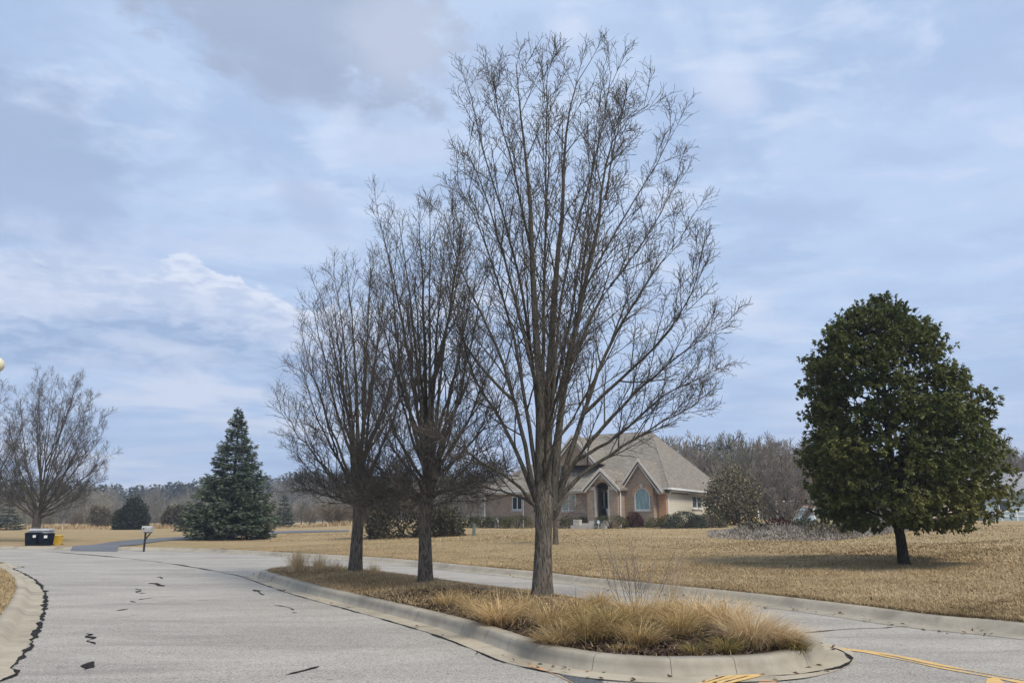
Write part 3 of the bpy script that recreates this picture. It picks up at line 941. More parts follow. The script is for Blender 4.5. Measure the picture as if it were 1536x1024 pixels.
def bare_tree(name, base, trunk, trunk_r, scaff, rg, label, cat='tree', group=None, L2=1.5, n2=15, n3=9, n4=5, tip=.0042, barkm='bark', limbm='limb', twigm='twig', parts=True, L3=.62, L4=.19, s2=.24, tint0=.45, trop=.10, ang=.62):
    """trunk, scaff: coordinates relative to base. returns root"""
    root = empty(name, base, label=label, cat=cat, group=group)
    tp = resample(catmull(trunk, 6), 22)
    tr = np.interp(np.linspace(0, 1, 22), np.linspace(0, 1, len(trunk_r)), trunk_r)
    k = 18
    V, Q = tubes(tp[None], tr[None], k)
    # furrowed, slightly fluted trunk
    a = np.tile(np.arange(k) * TAU / k, 22)
    c = np.repeat(tp, k, 0)
    f = 1 + .05 * np.sin(a * 3 + 1) + .03 * np.sin(a * 5) + rg.normal(0, .012, len(a))
    V = c + (V - c) * f[:, None]
    raw_mesh('trunk', V, Q, M[barkm], root, smooth=True)
    N1 = 16
    lp = np.array([resample(s[0], N1) for s in scaff])
    lr = np.array([np.interp(np.linspace(0, 1, N1) ** .8, [0, 1], [s[1], .006 if tip < .006 else tip * 1.2]) for s in scaff])
    lp[:, 1:-1] += rg.normal(0, .009, lp[:, 1:-1].shape)
    if parts:
        for b in range(len(lp)):
            V, Q = tubes(lp[b:b + 1], lr[b:b + 1], 8)
            raw_mesh('limb', V, Q, M[limbm], root, smooth=True)
    bk = Bulk()
    if not parts:
        V, Q = tubes(lp, lr, 6)
        bk.add(V, Q, np.full(len(V), .25))
    # second order
    s_, d_, f_, r_ = spawn(lp, lr, n2, s2, 1.0, ang, rg, .22, .8)
    Ls = np.linalg.norm(np.diff(lp, axis=1), axis=2).sum(1)
    ln = L2 * (np.repeat(Ls, n2) / Ls.mean()) ** .5 * (1.0 - .62 * f_) * rg.uniform(.65, 1.25, len(s_)) + .16
    p2 = grow(s_, d_, ln, 9, rg, .045, trop)
    r2 = taper(np.clip(np.minimum(r_ * .55, .006 + ln * .0085), tip * 1.25, .04), tip, 9)
    V, Q = tubes(p2, r2, 4)
    bk.add(V, Q, np.clip(np.repeat(rg.normal(tint0 - .1, .15, len(s_)), 9 * 4), 0, 1))
    # third order, also off the limb tips
    s3, d3, f3, r3 = spawn(p2, r2, n3, .22, 1.0, .68, rg, .12, .85)
    ln3 = L3 * np.repeat((ln / ln.mean()) ** .6, n3) * (1.05 - .6 * f3) * rg.uniform(.5, 1.25, len(s3)) + .06
    p3 = grow(s3, d3, ln3, 6, rg, .075, trop)
    rr3 = taper(np.clip(r3 * .7, tip, tip * 1.7), tip * .85, 6)
    V, Q = tubes(p3, rr3, 3)
    bk.add(V, Q, np.clip(np.repeat(rg.normal(tint0, .18, len(s3)), 6 * 3), 0, 1))
    if n4:
        s4, d4, f4, r4 = spawn(p3, rr3, n4, .2, 1.0, .8, rg, .15)
        ln4 = L4 * rg.uniform(.4, 1.4, len(s4))
        p4 = grow(s4, d4, ln4, 3, rg, .14, .08)
        V, Q = tubes(p4, np.full((len(s4), 3), tip * .8), 3)
        bk.add(V, Q, np.clip(np.repeat(rg.normal(tint0 + .1, .18, len(s4)), 9), 0, 1))
    bk.build('crown', M[twigm], root)
    return root

def px_path(pts, base, d0, dy):
    n = len(pts)
    out = []
    for i, (px, py) in enumerate(pts):
        t = i / (n - 1)
        out.append(P(px, py, d0 + dy * t ** 1.2) - np.array(base))
    return catmull(np.array(out), 5)

# --- big island tree
d1 = 15.6
xb, yb = G(813, 893, .24)
base1 = (xb, yb, float(island_z(xb, yb)[0]) - .02)
d1 = yb
scaff = []
hand = [
    ([(810, 768), (811, 640), (806, 520), (798, 380), (795, 300), (785, 200), (776, 110), (771, 52)], .122, -.3),
    ([(823, 768), (823, 640), (827, 520), (836, 400), (845, 300), (849, 200), (862, 110), (890, 52)], .115, .4),
    ([(829, 765), (838, 640), (850, 560), (868, 470), (884, 400), (900, 330), (910, 240), (935, 165), (985, 118)], .095, -.5),
    ([(832, 760), (852, 690), (876, 620), (905, 540), (940, 470), (985, 400), (1030, 340), (1054, 295)], .064, .6),
    ([(833, 755), (862, 692), (905, 640), (965, 578), (1020, 530), (1072, 492), (1106, 470)], .058, -.9),
    ([(833, 755), (872, 712), (930, 672), (1000, 628), (1050, 604), (1068, 588)], .050, .5),
    ([(808, 765), (790, 680), (770, 600), (745, 520), (712, 450), (682, 380), (656, 292)], .056, -.8),
    ([(807, 760), (780, 690), (745, 620), (708, 560), (690, 500), (684, 450)], .055, .9),
    ([(809, 745), (788, 600), (765, 480), (735, 380), (705, 300), (672, 236)], .052, -.2),
    ([(811, 700), (800, 560), (780, 420), (755, 320), (725, 220), (705, 140), (692, 80)], .046, .4),
    ([(826, 710), (845, 580), (875, 440), (920, 350), (960, 280), (1000, 210), (1022, 150)], .046, .2),
    ([(824, 700), (835, 520), (850, 400), (880, 280), (905, 180), (924, 66)], .042, -.5),
    ([(806, 762), (770, 722), (720, 692), (672, 662), (645, 648)], .042, -1.2),
    ([(806, 758), (760, 738), (710, 730), (664, 742)], .032, .8),
    ([(818, 700), (815, 500), (818, 350), (824, 200), (820, 95)], .046, 1.1),
    ([(800, 560), (770, 440), (740, 330), (712, 240), (690, 190)], .04, -1.2),
    ([(850, 560), (900, 450), (950, 380), (1000, 300), (1030, 240)], .042, 1.3),
    ([(876, 620), (940, 560), (1000, 500), (1050, 420), (1070, 350)], .042, -1.4),
    ([(862, 692), (930, 650), (1000, 590), (1060, 560), (1095, 540)], .036, 1.2),
    ([(797, 380), (770, 250), (745, 150), (735, 70)], .032, .3),
    ([(908, 300), (925, 200), (945, 120)], .026, .5),
    ([(770, 600), (730, 560), (690, 500), (668, 420), (650, 350)], .036, 1.4),
]
for pts, r, dy in hand:
    pth = px_path(pts, base1, d1, dy)
    w_ = np.linspace(0, 1, len(pth))[:, None] ** 1.5
    pth = pth - (pth - np.array([.05, 0, 2.0])) * .068 * w_
    scaff.append((pth, r))
rg1 = np.random.default_rng(11)
top1 = P(815, 60, d1)[2] - base1[2]
fork1 = P(816, 762, d1)[2] - base1[2]
def env1(h):
    f = (h - fork1) / (top1 - fork1)
    return np.interp(f, [0, .15, .35, .55, .75, .9, 1], [1.6, 2.6, 3.3, 3.1, 2.5, 1.8, .9])
for k in range(8):
    q = (k + .5) / 8
    he = fork1 + (top1 - fork1) * (.25 + .7 * q)
    az = (math.pi / 2 if k % 2 else -math.pi / 2) + rg1.normal(0, .55)
    R = env1(he) * rg1.uniform(.75, 1.0)
    zs = fork1 + (he - fork1) * rg1.uniform(.02, .3)
    ex, ey = R * math.cos(az) + .35 * q, R * math.sin(az)
    t = np.linspace(0, 1, 12)[:, None]
    pth = (1 - t) ** 2 * np.array([.05, 0, zs]) + 2 * t * (1 - t) * np.array([ex * .6, ey * .6, zs + (he - zs) * .35]) + t * t * np.array([ex, ey, he])
    scaff.append((pth, .036))
tr1 = [P(px, py, d1) - np.array(base1) for px, py in [(813, 897), (813.5, 885), (814, 850), (815, 810), (816, 775), (818, 755), (819, 735)]]
bare_tree('bare_tree', base1, tr1, [.225, .19, .170, .162, .165, .185, .12], scaff, rg1,
          'tallest leafless tree on the island, thick furrowed trunk rising from the ornamental grasses', group='three bare trees on the island', n2=17, n3=9, n4=4, L2=1.4, trop=.022, L3=.44, L4=.15, s2=.2, tip=.0049)

def island_tree(px, py, env_px, cx, n, seed, label, lean, r0, tipx):
    x, y = G(px, py, .24)
    base = (x, y, float(island_z(x, y)[0]) - .02)
    rg = np.random.default_rng(seed)
    hh = [P(cx, e[0], y)[2] - base[2] for e in env_px][::-1]
    rr = [e[1] / F * y * .98 for e in env_px][::-1]
    env = lambda h: float(np.interp(h, hh, rr))
    top, fork = hh[-1] - .75, hh[0]
    sc = env_scaffolds(rg, fork, top, env, n, (lean, 0))
    # central leaders
    for k, tx in enumerate(tipx):
        e = P(tx[0], tx[1] + 26, y) - np.array(base)
        t = np.linspace(0, 1, 12)[:, None]
        pth = (1 - t) ** 2 * np.array([0.02 * (k - 1), 0, fork - .15]) + 2 * t * (1 - t) * np.array([e[0] * .25, rg.normal(0, .25), fork + (e[2] - fork) * .5]) + t * t * e
        sc.append((pth, .085 if k == 0 else .06))
    # low spreading branches
    for k in range(8):
        az = k * TAU / 8 + rg.uniform(-.3, .3)
        L = rg.uniform(1.2, 2.1)
        t = np.linspace(0, 1, 10)[:, None]
        z0 = fork + rg.uniform(-.1, .2)
        pth = (1 - t) ** 2 * np.array([0, 0, z0]) + 2 * t * (1 - t) * np.array([L * .5 * math.cos(az), L * .5 * math.sin(az), z0 + .35]) + t * t * np.array([L * math.cos(az), L * math.sin(az), z0 + rg.uniform(-.05, .6)])
        sc.append((pth, .022))
    f_ = np.array(P(cx, env_px[-1][0] + 10, y)) - np.array(base)
    tk = [(0, 0, -.05), (0, 0, .12), (f_[0] * .3, 0, fork * .4), (f_[0] * .8, 0, fork * .8), (f_[0], 0, fork), (f_[0], 0, fork + .5)]
    return bare_tree('bare_tree', base, tk, [r0 * 1.35, r0 * 1.12, r0, r0 * .94, r0, r0 * .7], sc, rg, label, group='three bare trees on the island', n2=14, n3=8, n4=3, L2=1.1, tip=.0044, trop=.022, L3=.44, L4=.15)

island_tree(638, 874, [(288, 50), (320, 78), (400, 100), (480, 118), (560, 130), (640, 135), (700, 122), (755, 40)], 637, 25, 21,
            'middle leafless tree of the island, straight grey trunk between the taller and the shorter one', .1, .145, [(628, 292), (598, 300), (668, 318), (566, 292), (645, 290), (690, 340)])
island_tree(533, 858, [(370, 38), (400, 62), (470, 88), (560, 118), (600, 132), (650, 125), (700, 105), (760, 35)], 538, 25, 22,
            'shortest leafless tree of the island, its trunk leaning right at the far tip', .0, .16, [(520, 375), (500, 380), (556, 375), (580, 400), (478, 410)])

# --- bare trees in the lawns
def lawn_tree(px, d, env_px, cx, n, seed, label, r0, group=None, tip=.006, twigm='twig', n3=8, n4=4, L2=1.3, z=None):
    x = (px - 768) / F * CP * d
    base = (x, d, hs(x, d) - .03)
    rg = np.random.default_rng(seed)
    hh = [P(cx, e[0], d)[2] - base[2] for e in env_px][::-1]
    rr = [e[1] / F * d * .9 for e in env_px][::-1]
    env = lambda h: float(np.interp(h, hh, rr))
    top, fork = hh[-1], hh[0]
    sc = env_scaffolds(rg, fork, top, env, n, ((cx - px) / F * d, 0), hmin=.12)
    tk = [(0, 0, -.05), (0, 0, .15), (0, 0, fork * .6), (0, 0, fork), (0, 0, fork + .6)]
    return bare_tree('bare_tree', base, tk, [r0 * 1.4, r0 * 1.1, r0, r0 * .95, r0 * .6], sc, rg, label, group=group, n2=12, n3=n3, n4=n4, L2=L2, tip=tip, twigm=twigm, trop=.03)

lawn_tree(56, 52, [(562, 30), (600, 62), (640, 82), (680, 95), (720, 90), (745, 70), (778, 14)], 66, 44, 31,
          'wide leafless tree spreading behind the wheelie bins at the left', .26, tip=.0072, L2=1.5, n3=8, n4=4)
lawn_tree(-42, 58, [(575, 20), (600, 50), (650, 80), (700, 90), (740, 80), (775, 14)], -35, 20, 32,
          'leafless tree cut by the left frame edge beside the wide one', .24, tip=.0075, L2=1.6, n3=7, n4=4)
x_, y_, z_ = GT(833, 816)
lawn_tree(833, y_, [(705, 16), (722, 30), (742, 42), (758, 44), (778, 10)], 832, 8, 33,
          'small pale twigged tree on the lawn half hidden behind the big trunk', .115, twigm='silver', tip=.007, n3=5, n4=2, L2=.7)

# --- twiggy shrub in the bed
def twig_shrub(name, loc, n, hgt, spread, rg, mt, label, cat, r=.006, n2=7, n3=4, L2=.35, group=None):
    az = rg.uniform(0, TAU, n); sp = rg.uniform(.1, 1, n) * spread
    st = np.c_[np.cos(az) * sp * .25, np.sin(az) * sp * .25, np.zeros(n)]
    d = np.c_[np.cos(az) * sp * .75, np.sin(az) * sp * .75, np.full(n, hgt)]
    L = np.linalg.norm(d, axis=1) * rg.uniform(.6, 1.05, n)
    d /= np.linalg.norm(d, axis=1)[:, None]
    p = grow(st, d, L, 8, rg, .09, .03)
    rr = taper(np.full(n, r), r * .45, 8)
    bk = Bulk()
    V, Q = tubes(p, rr, 4); bk.add(V, Q, np.repeat(np.clip(rg.normal(.3, .15, n), 0, 1), 32))
    s, dd, f, r_ = spawn(p, rr, n2, .25, 1, .6, rg, .2)
    p2 = grow(s, dd, L2 * hgt * rg.uniform(.4, 1.1, len(s)) * (1.2 - .7 * f), 5, rg, .13, .08)
    r2 = taper(np.full(len(s), r * .5), r * .35, 5)
    V, Q = tubes(p2, r2, 3); bk.add(V, Q, np.repeat(np.clip(rg.normal(.5, .2, len(s)), 0, 1), 15))
    if n3:
        s, dd, f, r_ = spawn(p2, r2, n3, .3, 1, .7, rg, .1)
        p3 = grow(s, dd, L2 * hgt * .35 * rg.uniform(.4, 1.1, len(s)), 3, rg, .2, .05)
        V, Q = tubes(p3, np.full((len(s), 3), r * .35), 3); bk.add(V, Q, np.repeat(np.clip(rg.normal(.6, .2, len(s)), 0, 1), 9))
    o = bk.build(name, M[mt])
    o.location = loc
    return tag(o, label, cat, group)
x_, y_ = G(955, 918, .24)
twig_shrub('twiggy_shrub', (x_, y_, .22), 16, 1.02, .95, np.random.default_rng(41), 'silver', 'bare twiggy shrub standing among the ornamental grasses right of the big trunk', 'shrub', r=.0055, n2=6, n3=2, L2=.34)

# ------------------------------------------------------------------ big broadleaf evergreen
def vnoise(p, f, seed):
    """cheap smooth 3D noise"""
    r = np.random.default_rng(seed)
    out = np.zeros(len(p))
    for k in range(6):
        w = r.normal(0, 1, 3); w /= np.linalg.norm(w)
        out += np.sin(p @ w * f * r.uniform(.7, 1.5) + r.uniform(0, TAU))
    return out / 6

def evergreen():
    bx, by, bz = GT(1356, 846)
    base = np.array([bx, by, bz - .03])
    rg = np.random.default_rng(51)
    root = empty('evergreen_tree', base, label='large dense dark green broadleaf tree on the right lawn, short straight trunk', cat='tree')
    ex = [(448, 4, 1356), (470, 42, 1358), (497, 76, 1350), (549, 102, 1350), (613, 120, 1364), (680, 134, 1366), (735, 134, 1368), (770, 122, 1364), (788, 84, 1358)]
    hh = np.array([P(1355, e[0], by)[2] - base[2] for e in ex][::-1])
    rr = np.array([e[1] / F * by for e in ex][::-1])
    rr = rr * np.interp(hh, [hh[0], hh[0] + 2.2, hh[-1]], [.97, .97, .95])
    cx = np.array([(e[2] - 1356) / F * by for e in ex][::-1])
    fork = hh[0]
    tk = np.array([(0, 0, -.05), (0, 0, .15), (-.02, 0, .9), (-.05, 0, fork), (-.05, 0, fork + 1.5), (-.02, 0, fork + 3.5), (0, 0, hh[-1] - .8)])
    V, Q = tubes(resample(catmull(tk, 6), 26)[None], np.interp(np.linspace(0, 1, 26), [0, .03, .12, .3, .6, 1], [.20, .155, .135, .125, .08, .02])[None], 14)
    raw_mesh('trunk', V, Q, M['bark2'], root, smooth=True)
    # limbs
    n = 46
    paths = []
    for i in range(n):
        q = (i + .5) / n
        he = hh[0] + (hh[-1] - hh[0]) * (.06 + .80 * q)
        az = i * 2.399
        R = np.interp(he, hh, rr) * .70
        zs = max(fork - .1, he - R * rg.uniform(.25, .5))
        t = np.linspace(0, 1, 10)[:, None]
        e = np.array([R * math.cos(az) + np.interp(he, hh, cx), R * math.sin(az), he])
        p = (1 - t) ** 2 * np.array([-.04, 0, zs]) + 2 * t * (1 - t) * np.array([e[0] * .5, e[1] * .5, zs + (he - zs) * .8]) + t * t * e
        paths.append(p)
    lp = np.array(paths)
    V, Q = tubes(lp, taper(np.full(n, .05), .012, 10), 6)
    sub_s, sub_d, f, r = spawn(lp, taper(np.full(n, .05), .012, 10), 8, .3, 1, .7, rg, .1)
    p2 = grow(sub_s, sub_d, rg.uniform(.5, 1.0, len(sub_s)), 5, rg, .15, .05)
    V2, Q2 = tubes(p2, taper(np.full(len(sub_s), .016), .005, 5), 4)
    bk = Bulk(); bk.add(V, Q); bk.add(V2, Q2)
    bk.build('limbs', M['bark2'], root, smooth=True)
    # leafy sprays: whorls of leaves on twig tips, in clumps spread over the crown's volume
    cl = []
    while len(cl) < 1500:
        h = rg.uniform(hh[0] - .05, hh[-1])
        az = rg.uniform(0, TAU)
        Rm = np.interp(h, hh, rr)
        if rg.uniform(0, 1) > Rm / rr.max(): continue
        f = 1 - abs(rg.normal(0, .24))
        if f < .15: continue
        bumpy = 1 + .07 * math.sin(az * 5 + h * 2.3) + .05 * math.sin(az * 9 - h * 4)
        R = Rm * min(f, .99) * bumpy
        p = np.array([R * math.cos(az) + np.interp(h, hh, cx), R * math.sin(az), h])
        cl.append((p, az, f))
    C_ = np.array([c[0] for c in cl]); az = np.array([c[1] for c in cl]); f = np.array([c[2] for c in cl])
    keep = vnoise(C_, 2.4, 5) > -.30 - .22 * (f > .92)
    # an open heart where limbs and sky show
    hole = (np.hypot((C_[:, 0] - .45) / .85, (C_[:, 2] - 5.3) / .9) < 1) & (rg.uniform(0, 1, len(C_)) < .72)
    keep &= ~hole
    C_, az, f = C_[keep], az[keep], f[keep]
    n = len(C_)
    # each clump: sprays
    m = 9
    sp = np.repeat(C_, m, 0) + np.clip(rg.normal(0, 1, (n * m, 3)), -1.6, 1.6) * np.array([.20, .20, .085])
    saz = np.repeat(az, m) + rg.normal(0, .7, n * m)
    sdir = np.c_[np.cos(saz), np.sin(saz), rg.normal(.0, .2, n * m)]
    k = 13
    lp_ = np.repeat(sp, k, 0) + rg.normal(0, .02, (n * m * k, 3))
    rnd = rg.normal(0, 1, (n * m * k, 3)); rnd /= np.linalg.norm(rnd, axis=1)[:, None]
    ld = np.repeat(sdir, k, 0) * .75 + rnd * .75 + np.array([0, 0, -.30])
    ln = rg.uniform(.075, .145, n * m * k)
    V, Q = leaf_quads(lp_, ld, ln, ln * rg.uniform(.42, .62, len(ln)), rg, .45)
    ct = np.clip(.46 + .30 * vnoise(C_, 1.3, 9) + rg.normal(0, .12, n), 0, 1)
    tt = np.clip(np.repeat(ct, m * k) + rg.normal(0, .16, n * m * k), 0, 1)
    raw_mesh('crown', V, Q, M['leaf'], root, tint=np.repeat(tt, 4))
    return root
evergreen()

# ------------------------------------------------------------------ conifers
def conifer(name, base, height, rad, rg, label, mt='needle', group=None, tiers=26, boughs=15, sprays=46, prof=None, slen=.34, low=.03, cat='tree', fullness=1.0):
    root = empty(name, base, label=label, cat=cat, group=group)
    MB().tube([(0, 0, -.1), (0, 0, height * .5), (0, 0, height * .99)], [height * .022, height * .012, .01], 8).build('trunk', M['bark2'], root)
    S, D, T, LN = [], [], [], []
    bk = Bulk()
    for i in range(tiers):
        q = (i + rg.uniform(-.3, .3)) / tiers
        q = min(max(q, 0), .985)
        z = height * (low + (1 - low) * q)
        R0 = rad * (prof(q) if prof else (1 - q) ** .9)
        nb = max(4, int(boughs * (.35 + .65 * R0 / rad)))
        for j in range(nb):
            az = j * TAU / nb + i * 1.1 + rg.normal(0, .14)
            R = R0 * rg.uniform(.80, 1.10) + .04
            t = np.linspace(0, 1, 8)
            droop = -.10 * R * t + .18 * R * t ** 2.2 + (.42 * R * t if q > .8 else .10 * R * t * q)
            pz = z + droop + rg.normal(0, .022 * height)
            pts = np.stack([np.cos(az) * R * t, np.sin(az) * R * t, pz + 0 * t], -1)
            V, Q = tubes(pts[None], np.linspace(.03, .006, 8)[None] * height / 9, 3)
            bk.add(V, Q)
            ns = int(sprays * fullness * (.25 + .75 * R / rad)) + 6
            s = rg.uniform(.12, 1, ns) ** .65
            p = np.stack([np.interp(s, t, pts[:, k]) for k in range(3)], -1)
            side = np.where(rg.uniform(0, 1, ns) < .5, 1, -1) * rg.uniform(.2, 1.0, ns)
            a2 = az + side * .95
            w = .30 * R * (1.1 - s) + .03
            p = p + np.stack([np.cos(az + np.sign(side) * 1.4) * w * np.abs(side), np.sin(az + np.sign(side) * 1.4) * w * np.abs(side), -.10 * w * np.abs(side) + rg.normal(0, .010 * height, ns)], -1)
            S.append(p)
            D.append(np.stack([np.cos(a2), np.sin(a2), rg.normal(-.10 if q < .8 else .3, .22, ns)], -1))
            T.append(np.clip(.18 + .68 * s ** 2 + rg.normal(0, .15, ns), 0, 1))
            LN.append(slen * rg.uniform(.6, 1.15, ns) * (.55 + .45 * R / rad))
    S = np.concatenate(S); D = np.concatenate(D); T = np.concatenate(T); LN = np.concatenate(LN)
    # every spray is a flat feather of 3 blades
    VV, QQ = [], []
    bb = bk
    for da in (-.55, 0, .55):
        c, s = math.cos(da), math.sin(da)
        d = np.stack([D[:, 0] * c - D[:, 1] * s, D[:, 0] * s + D[:, 1] * c, D[:, 2] + rg.normal(0, .12, len(D))], -1)
        V, Q = leaf_quads(S, d, LN * (1 if da == 0 else .75), LN * .20, rg)
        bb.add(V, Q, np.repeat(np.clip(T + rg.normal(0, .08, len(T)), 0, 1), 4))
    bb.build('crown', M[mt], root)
    return root

bx, by, bz = GT(344, 809)
hsp = P(348, 616, by)[2] - bz
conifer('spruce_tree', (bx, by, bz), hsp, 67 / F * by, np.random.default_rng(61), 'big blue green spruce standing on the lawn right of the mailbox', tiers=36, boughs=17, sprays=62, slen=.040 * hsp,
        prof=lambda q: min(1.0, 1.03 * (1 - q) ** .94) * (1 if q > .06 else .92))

def at(px, d):
    x = (px - 768) / F * CP * d
    return (x, d, hs(x, d))
rgc = np.random.default_rng(62)
CEDAR = at(198, 95)
x, y, z = at(425, 105)
conifer('spruce_tree', (x, y, z), 4.4, 1.55, rgc, 'small dark spruce just right of the big blue green spruce, farther back', 'needle', tiers=14, boughs=11, sprays=22, slen=.4)
x, y, z = at(12, 92)
conifer('spruce_tree', (x, y, z), 3.2, 1.9, rgc, 'low bluish conifer at the far left edge behind the bare tree', 'needle', tiers=10, boughs=10, sprays=20, slen=.4)
x, y, z = at(282, 84)
conifer('spruce_tree', (x, y, z), 3.2, 1.3, rgc, 'small bluish conifer touching the left skirt of the big spruce', 'needle', tiers=10, boughs=10, sprays=20, slen=.36)

# ------------------------------------------------------------------ shrubs
def leafy_shrub(name, loc, rx, ry, rz, n, mt, label, cat='shrub', group=None, ln=.07, seed=0, lump=.16, square=False, tmean=.5, rot=0.0, spiky=0.0):
    """leaves spread through a lumpy dome, on a few stems"""
    rg = np.random.default_rng(3000 + seed)
    root = empty(name, loc, rot, label=label, cat=cat, group=group)
    v = rg.normal(0, 1, (n, 3)); v[:, 2] = np.abs(v[:, 2]) * .9 - .12
    v /= np.linalg.norm(v, axis=1)[:, None]
    if square:
        v = np.sign(v) * np.abs(v) ** .55
    f = 1 - np.abs(rg.normal(0, .16, n))
    f *= 1 + lump * vnoise(v * 2.2, 2.6, 70 + seed) + spiky * np.clip(vnoise(v * 2.2, 7, 170 + seed), 0, 1)
    p = v * f[:, None] * np.array([rx, ry, rz])
    p[:, 2] = np.maximum(p[:, 2], .02)
    d = v + rg.normal(0, .6, (n, 3)) + np.array([0, 0, .25])
    L = ln * rg.uniform(.6, 1.4, n)
    V, Q = leaf_quads(p, d, L, L * .55, rg)
    t = np.clip(tmean + .25 * vnoise(v * 2.2, 3.5, 90 + seed) + rg.normal(0, .15, n), 0, 1)
    raw_mesh('foliage', V, Q, M[mt], root, tint=np.repeat(t, 4))
    mb = MB()
    for k in range(7):
        a = rg.uniform(0, TAU); s = rg.uniform(.2, .75)
        mb.tube([(0.05 * math.cos(a), .05 * math.sin(a), -.05), (rx * s * .5 * math.cos(a), ry * s * .5 * math.sin(a), rz * .4), (rx * s * math.cos(a), ry * s * math.sin(a), rz * .75)], [.03, .02, .008], 5)
    mb.build('stems', M['bark2'], root)
    return root

for k, (px, d, r, h, tm, lb_) in enumerate([(198, 95, 1.8, 3.25, .35, 'round topped dark evergreen between the bins and the mailbox, far behind them'),
                                        (150, 112, 1.6, 2.9, .6, 'dim grey brown cedar left of the round topped evergreen'),
                                        (264, 108, 1.7, 2.9, .5, 'dark cedar at the left edge of the big spruce, behind it')]):
    o = leafy_shrub('cedar_tree', at(px, d), r, r, h, 5200, ('needle2', 'oakLeaf', 'olive')[k], lb_, 'tree', seed=60 + k, ln=.32, lump=.22, spiky=.25, tmean=tm)
# dark spreading junipers between the two smaller island trees
x, y, z = GT(600, 806)
leafy_shrub('juniper_shrub', (x, y + .6, z), 50 / F * y, 2.0, 2.9, 5200, 'oakLeaf', 'tall dark winter juniper mass seen between the two smaller island trunks', seed=1, ln=.2, lump=.35, spiky=.3, tmean=.12)
x, y, z = GT(662, 804)
leafy_shrub('juniper_shrub', (x, y, z), 30 / F * y, 1.4, 1.75, 4500, 'olive', 'spreading juniper right of the middle island trunk, lower than its neighbour', seed=2, ln=.2, lump=.35, spiky=.35, tmean=.45)
twig_shrub('twig_thicket', (at(570, y + 2)[0], y + 2.0, z), 90, 3.6, 3.0, np.random.default_rng(42), 'farTwig', 'grey leafless thicket rising over the dark winter juniper', 'shrub', r=.022, n2=10, n3=5, L2=.3)
x, y, z = GT(505, 788)
twig_shrub('red_twig_shrub', (x, y, z), 80, 2.7, 3.4, np.random.default_rng(43), 'redTwig', 'wide russet twigged shrub left of the smallest island trunk', 'shrub', r=.03, n2=10, n3=5, L2=.3)

# ------------------------------------------------------------------ house
exec_house = True
HD = 60.0
OX = (1000 - 768) / F * CP * HD
HO = np.array([OX, HD])
HR = math.radians(-30.0)
HXV = np.array([math.cos(HR), math.sin(HR)]); HYV = np.array([-math.sin(HR), math.cos(HR)])
HB = hs(OX, HD) + .02
def HP(px, py, yl):
    """pixel -> local (X,Z) on the plane Y=yl"""
    r = ray(px, py)
    t = (yl + HO @ HYV) / (r[:2] @ HYV)
    w = r * t
    return (w[:2] - HO) @ HXV, CAMH + w[2] - HB
def HS(px, py, xl):
    r = ray(px, py)
    t = (xl + HO @ HXV) / (r[:2] @ HXV)
    w = r * t
    return (w[:2] - HO) @ HYV, CAMH + w[2] - HB
def HW(X, Y, Z=0.0):
    p = HO + HXV * X + HYV * Y
    return (p[0], p[1], HB + Z)

def brick_material():
    m, nt, b = new_mat('mixed_brick')
    co = nt.new('ShaderNodeTexCoord').outputs['Object']
    s = nt.new('ShaderNodeSeparateXYZ'); nt.l.new(co, s.inputs[0])
    cb = nt.new('ShaderNodeCombineXYZ')
    nt.put(cb.inputs[0], nt.math('ADD', s.outputs[0], s.outputs[1])); nt.put(cb.inputs[1], s.outputs[2])
    br = nt.new('ShaderNodeTexBrick')
    nt.l.new(cb.outputs[0], br.inputs['Vector'])
    br.inputs['Scale'].default_value = 1.0
    br.inputs['Brick Width'].default_value = .24; br.inputs['Row Height'].default_value = .085
    br.inputs['Mortar Size'].default_value = .008; br.inputs['Bias'].default_value = -.1
    br.inputs['Color1'].default_value = (.235, .17, .122, 1); br.inputs['Color2'].default_value = (.345, .265, .188, 1)
    br.inputs['Mortar'].default_value = (.38, .32, .26, 1)
    n = nt.noise(co, 1.1, 5, .6); n2 = nt.noise(cb.outputs[0], 9, 3, .7)
    c = nt.mix(nt.range(n, .42, .65, 0, .5), br.outputs['Color'], (.41, .30, .20))
    c = nt.mix(nt.range(n2, .5, .8, 0, .6), c, (.20, .115, .085))
    nt.put(b.inputs['Base Color'], c)
    bump(nt, b, br.outputs['Fac'], -.4, .01)
    return m
def siding_material():
    m, nt, b = new_mat('cream_lap_siding')
    co = nt.new('ShaderNodeTexCoord').outputs['Object']
    s = nt.new('ShaderNodeSeparateXYZ'); nt.l.new(co, s.inputs[0])
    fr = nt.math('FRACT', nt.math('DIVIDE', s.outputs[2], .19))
    n = nt.noise(nt.mapping(co, (1, 1, 6)), 1.5, 4, .6)
    c = nt.mix(nt.range(n, .3, .7), (.66, .61, .50), (.74, .69, .575))
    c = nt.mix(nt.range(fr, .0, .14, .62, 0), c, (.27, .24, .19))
    nt.put(b.inputs['Base Color'], c)
    b.inputs['Roughness'].default_value = .6
    bump(nt, b, fr, .8, .03)
    return m
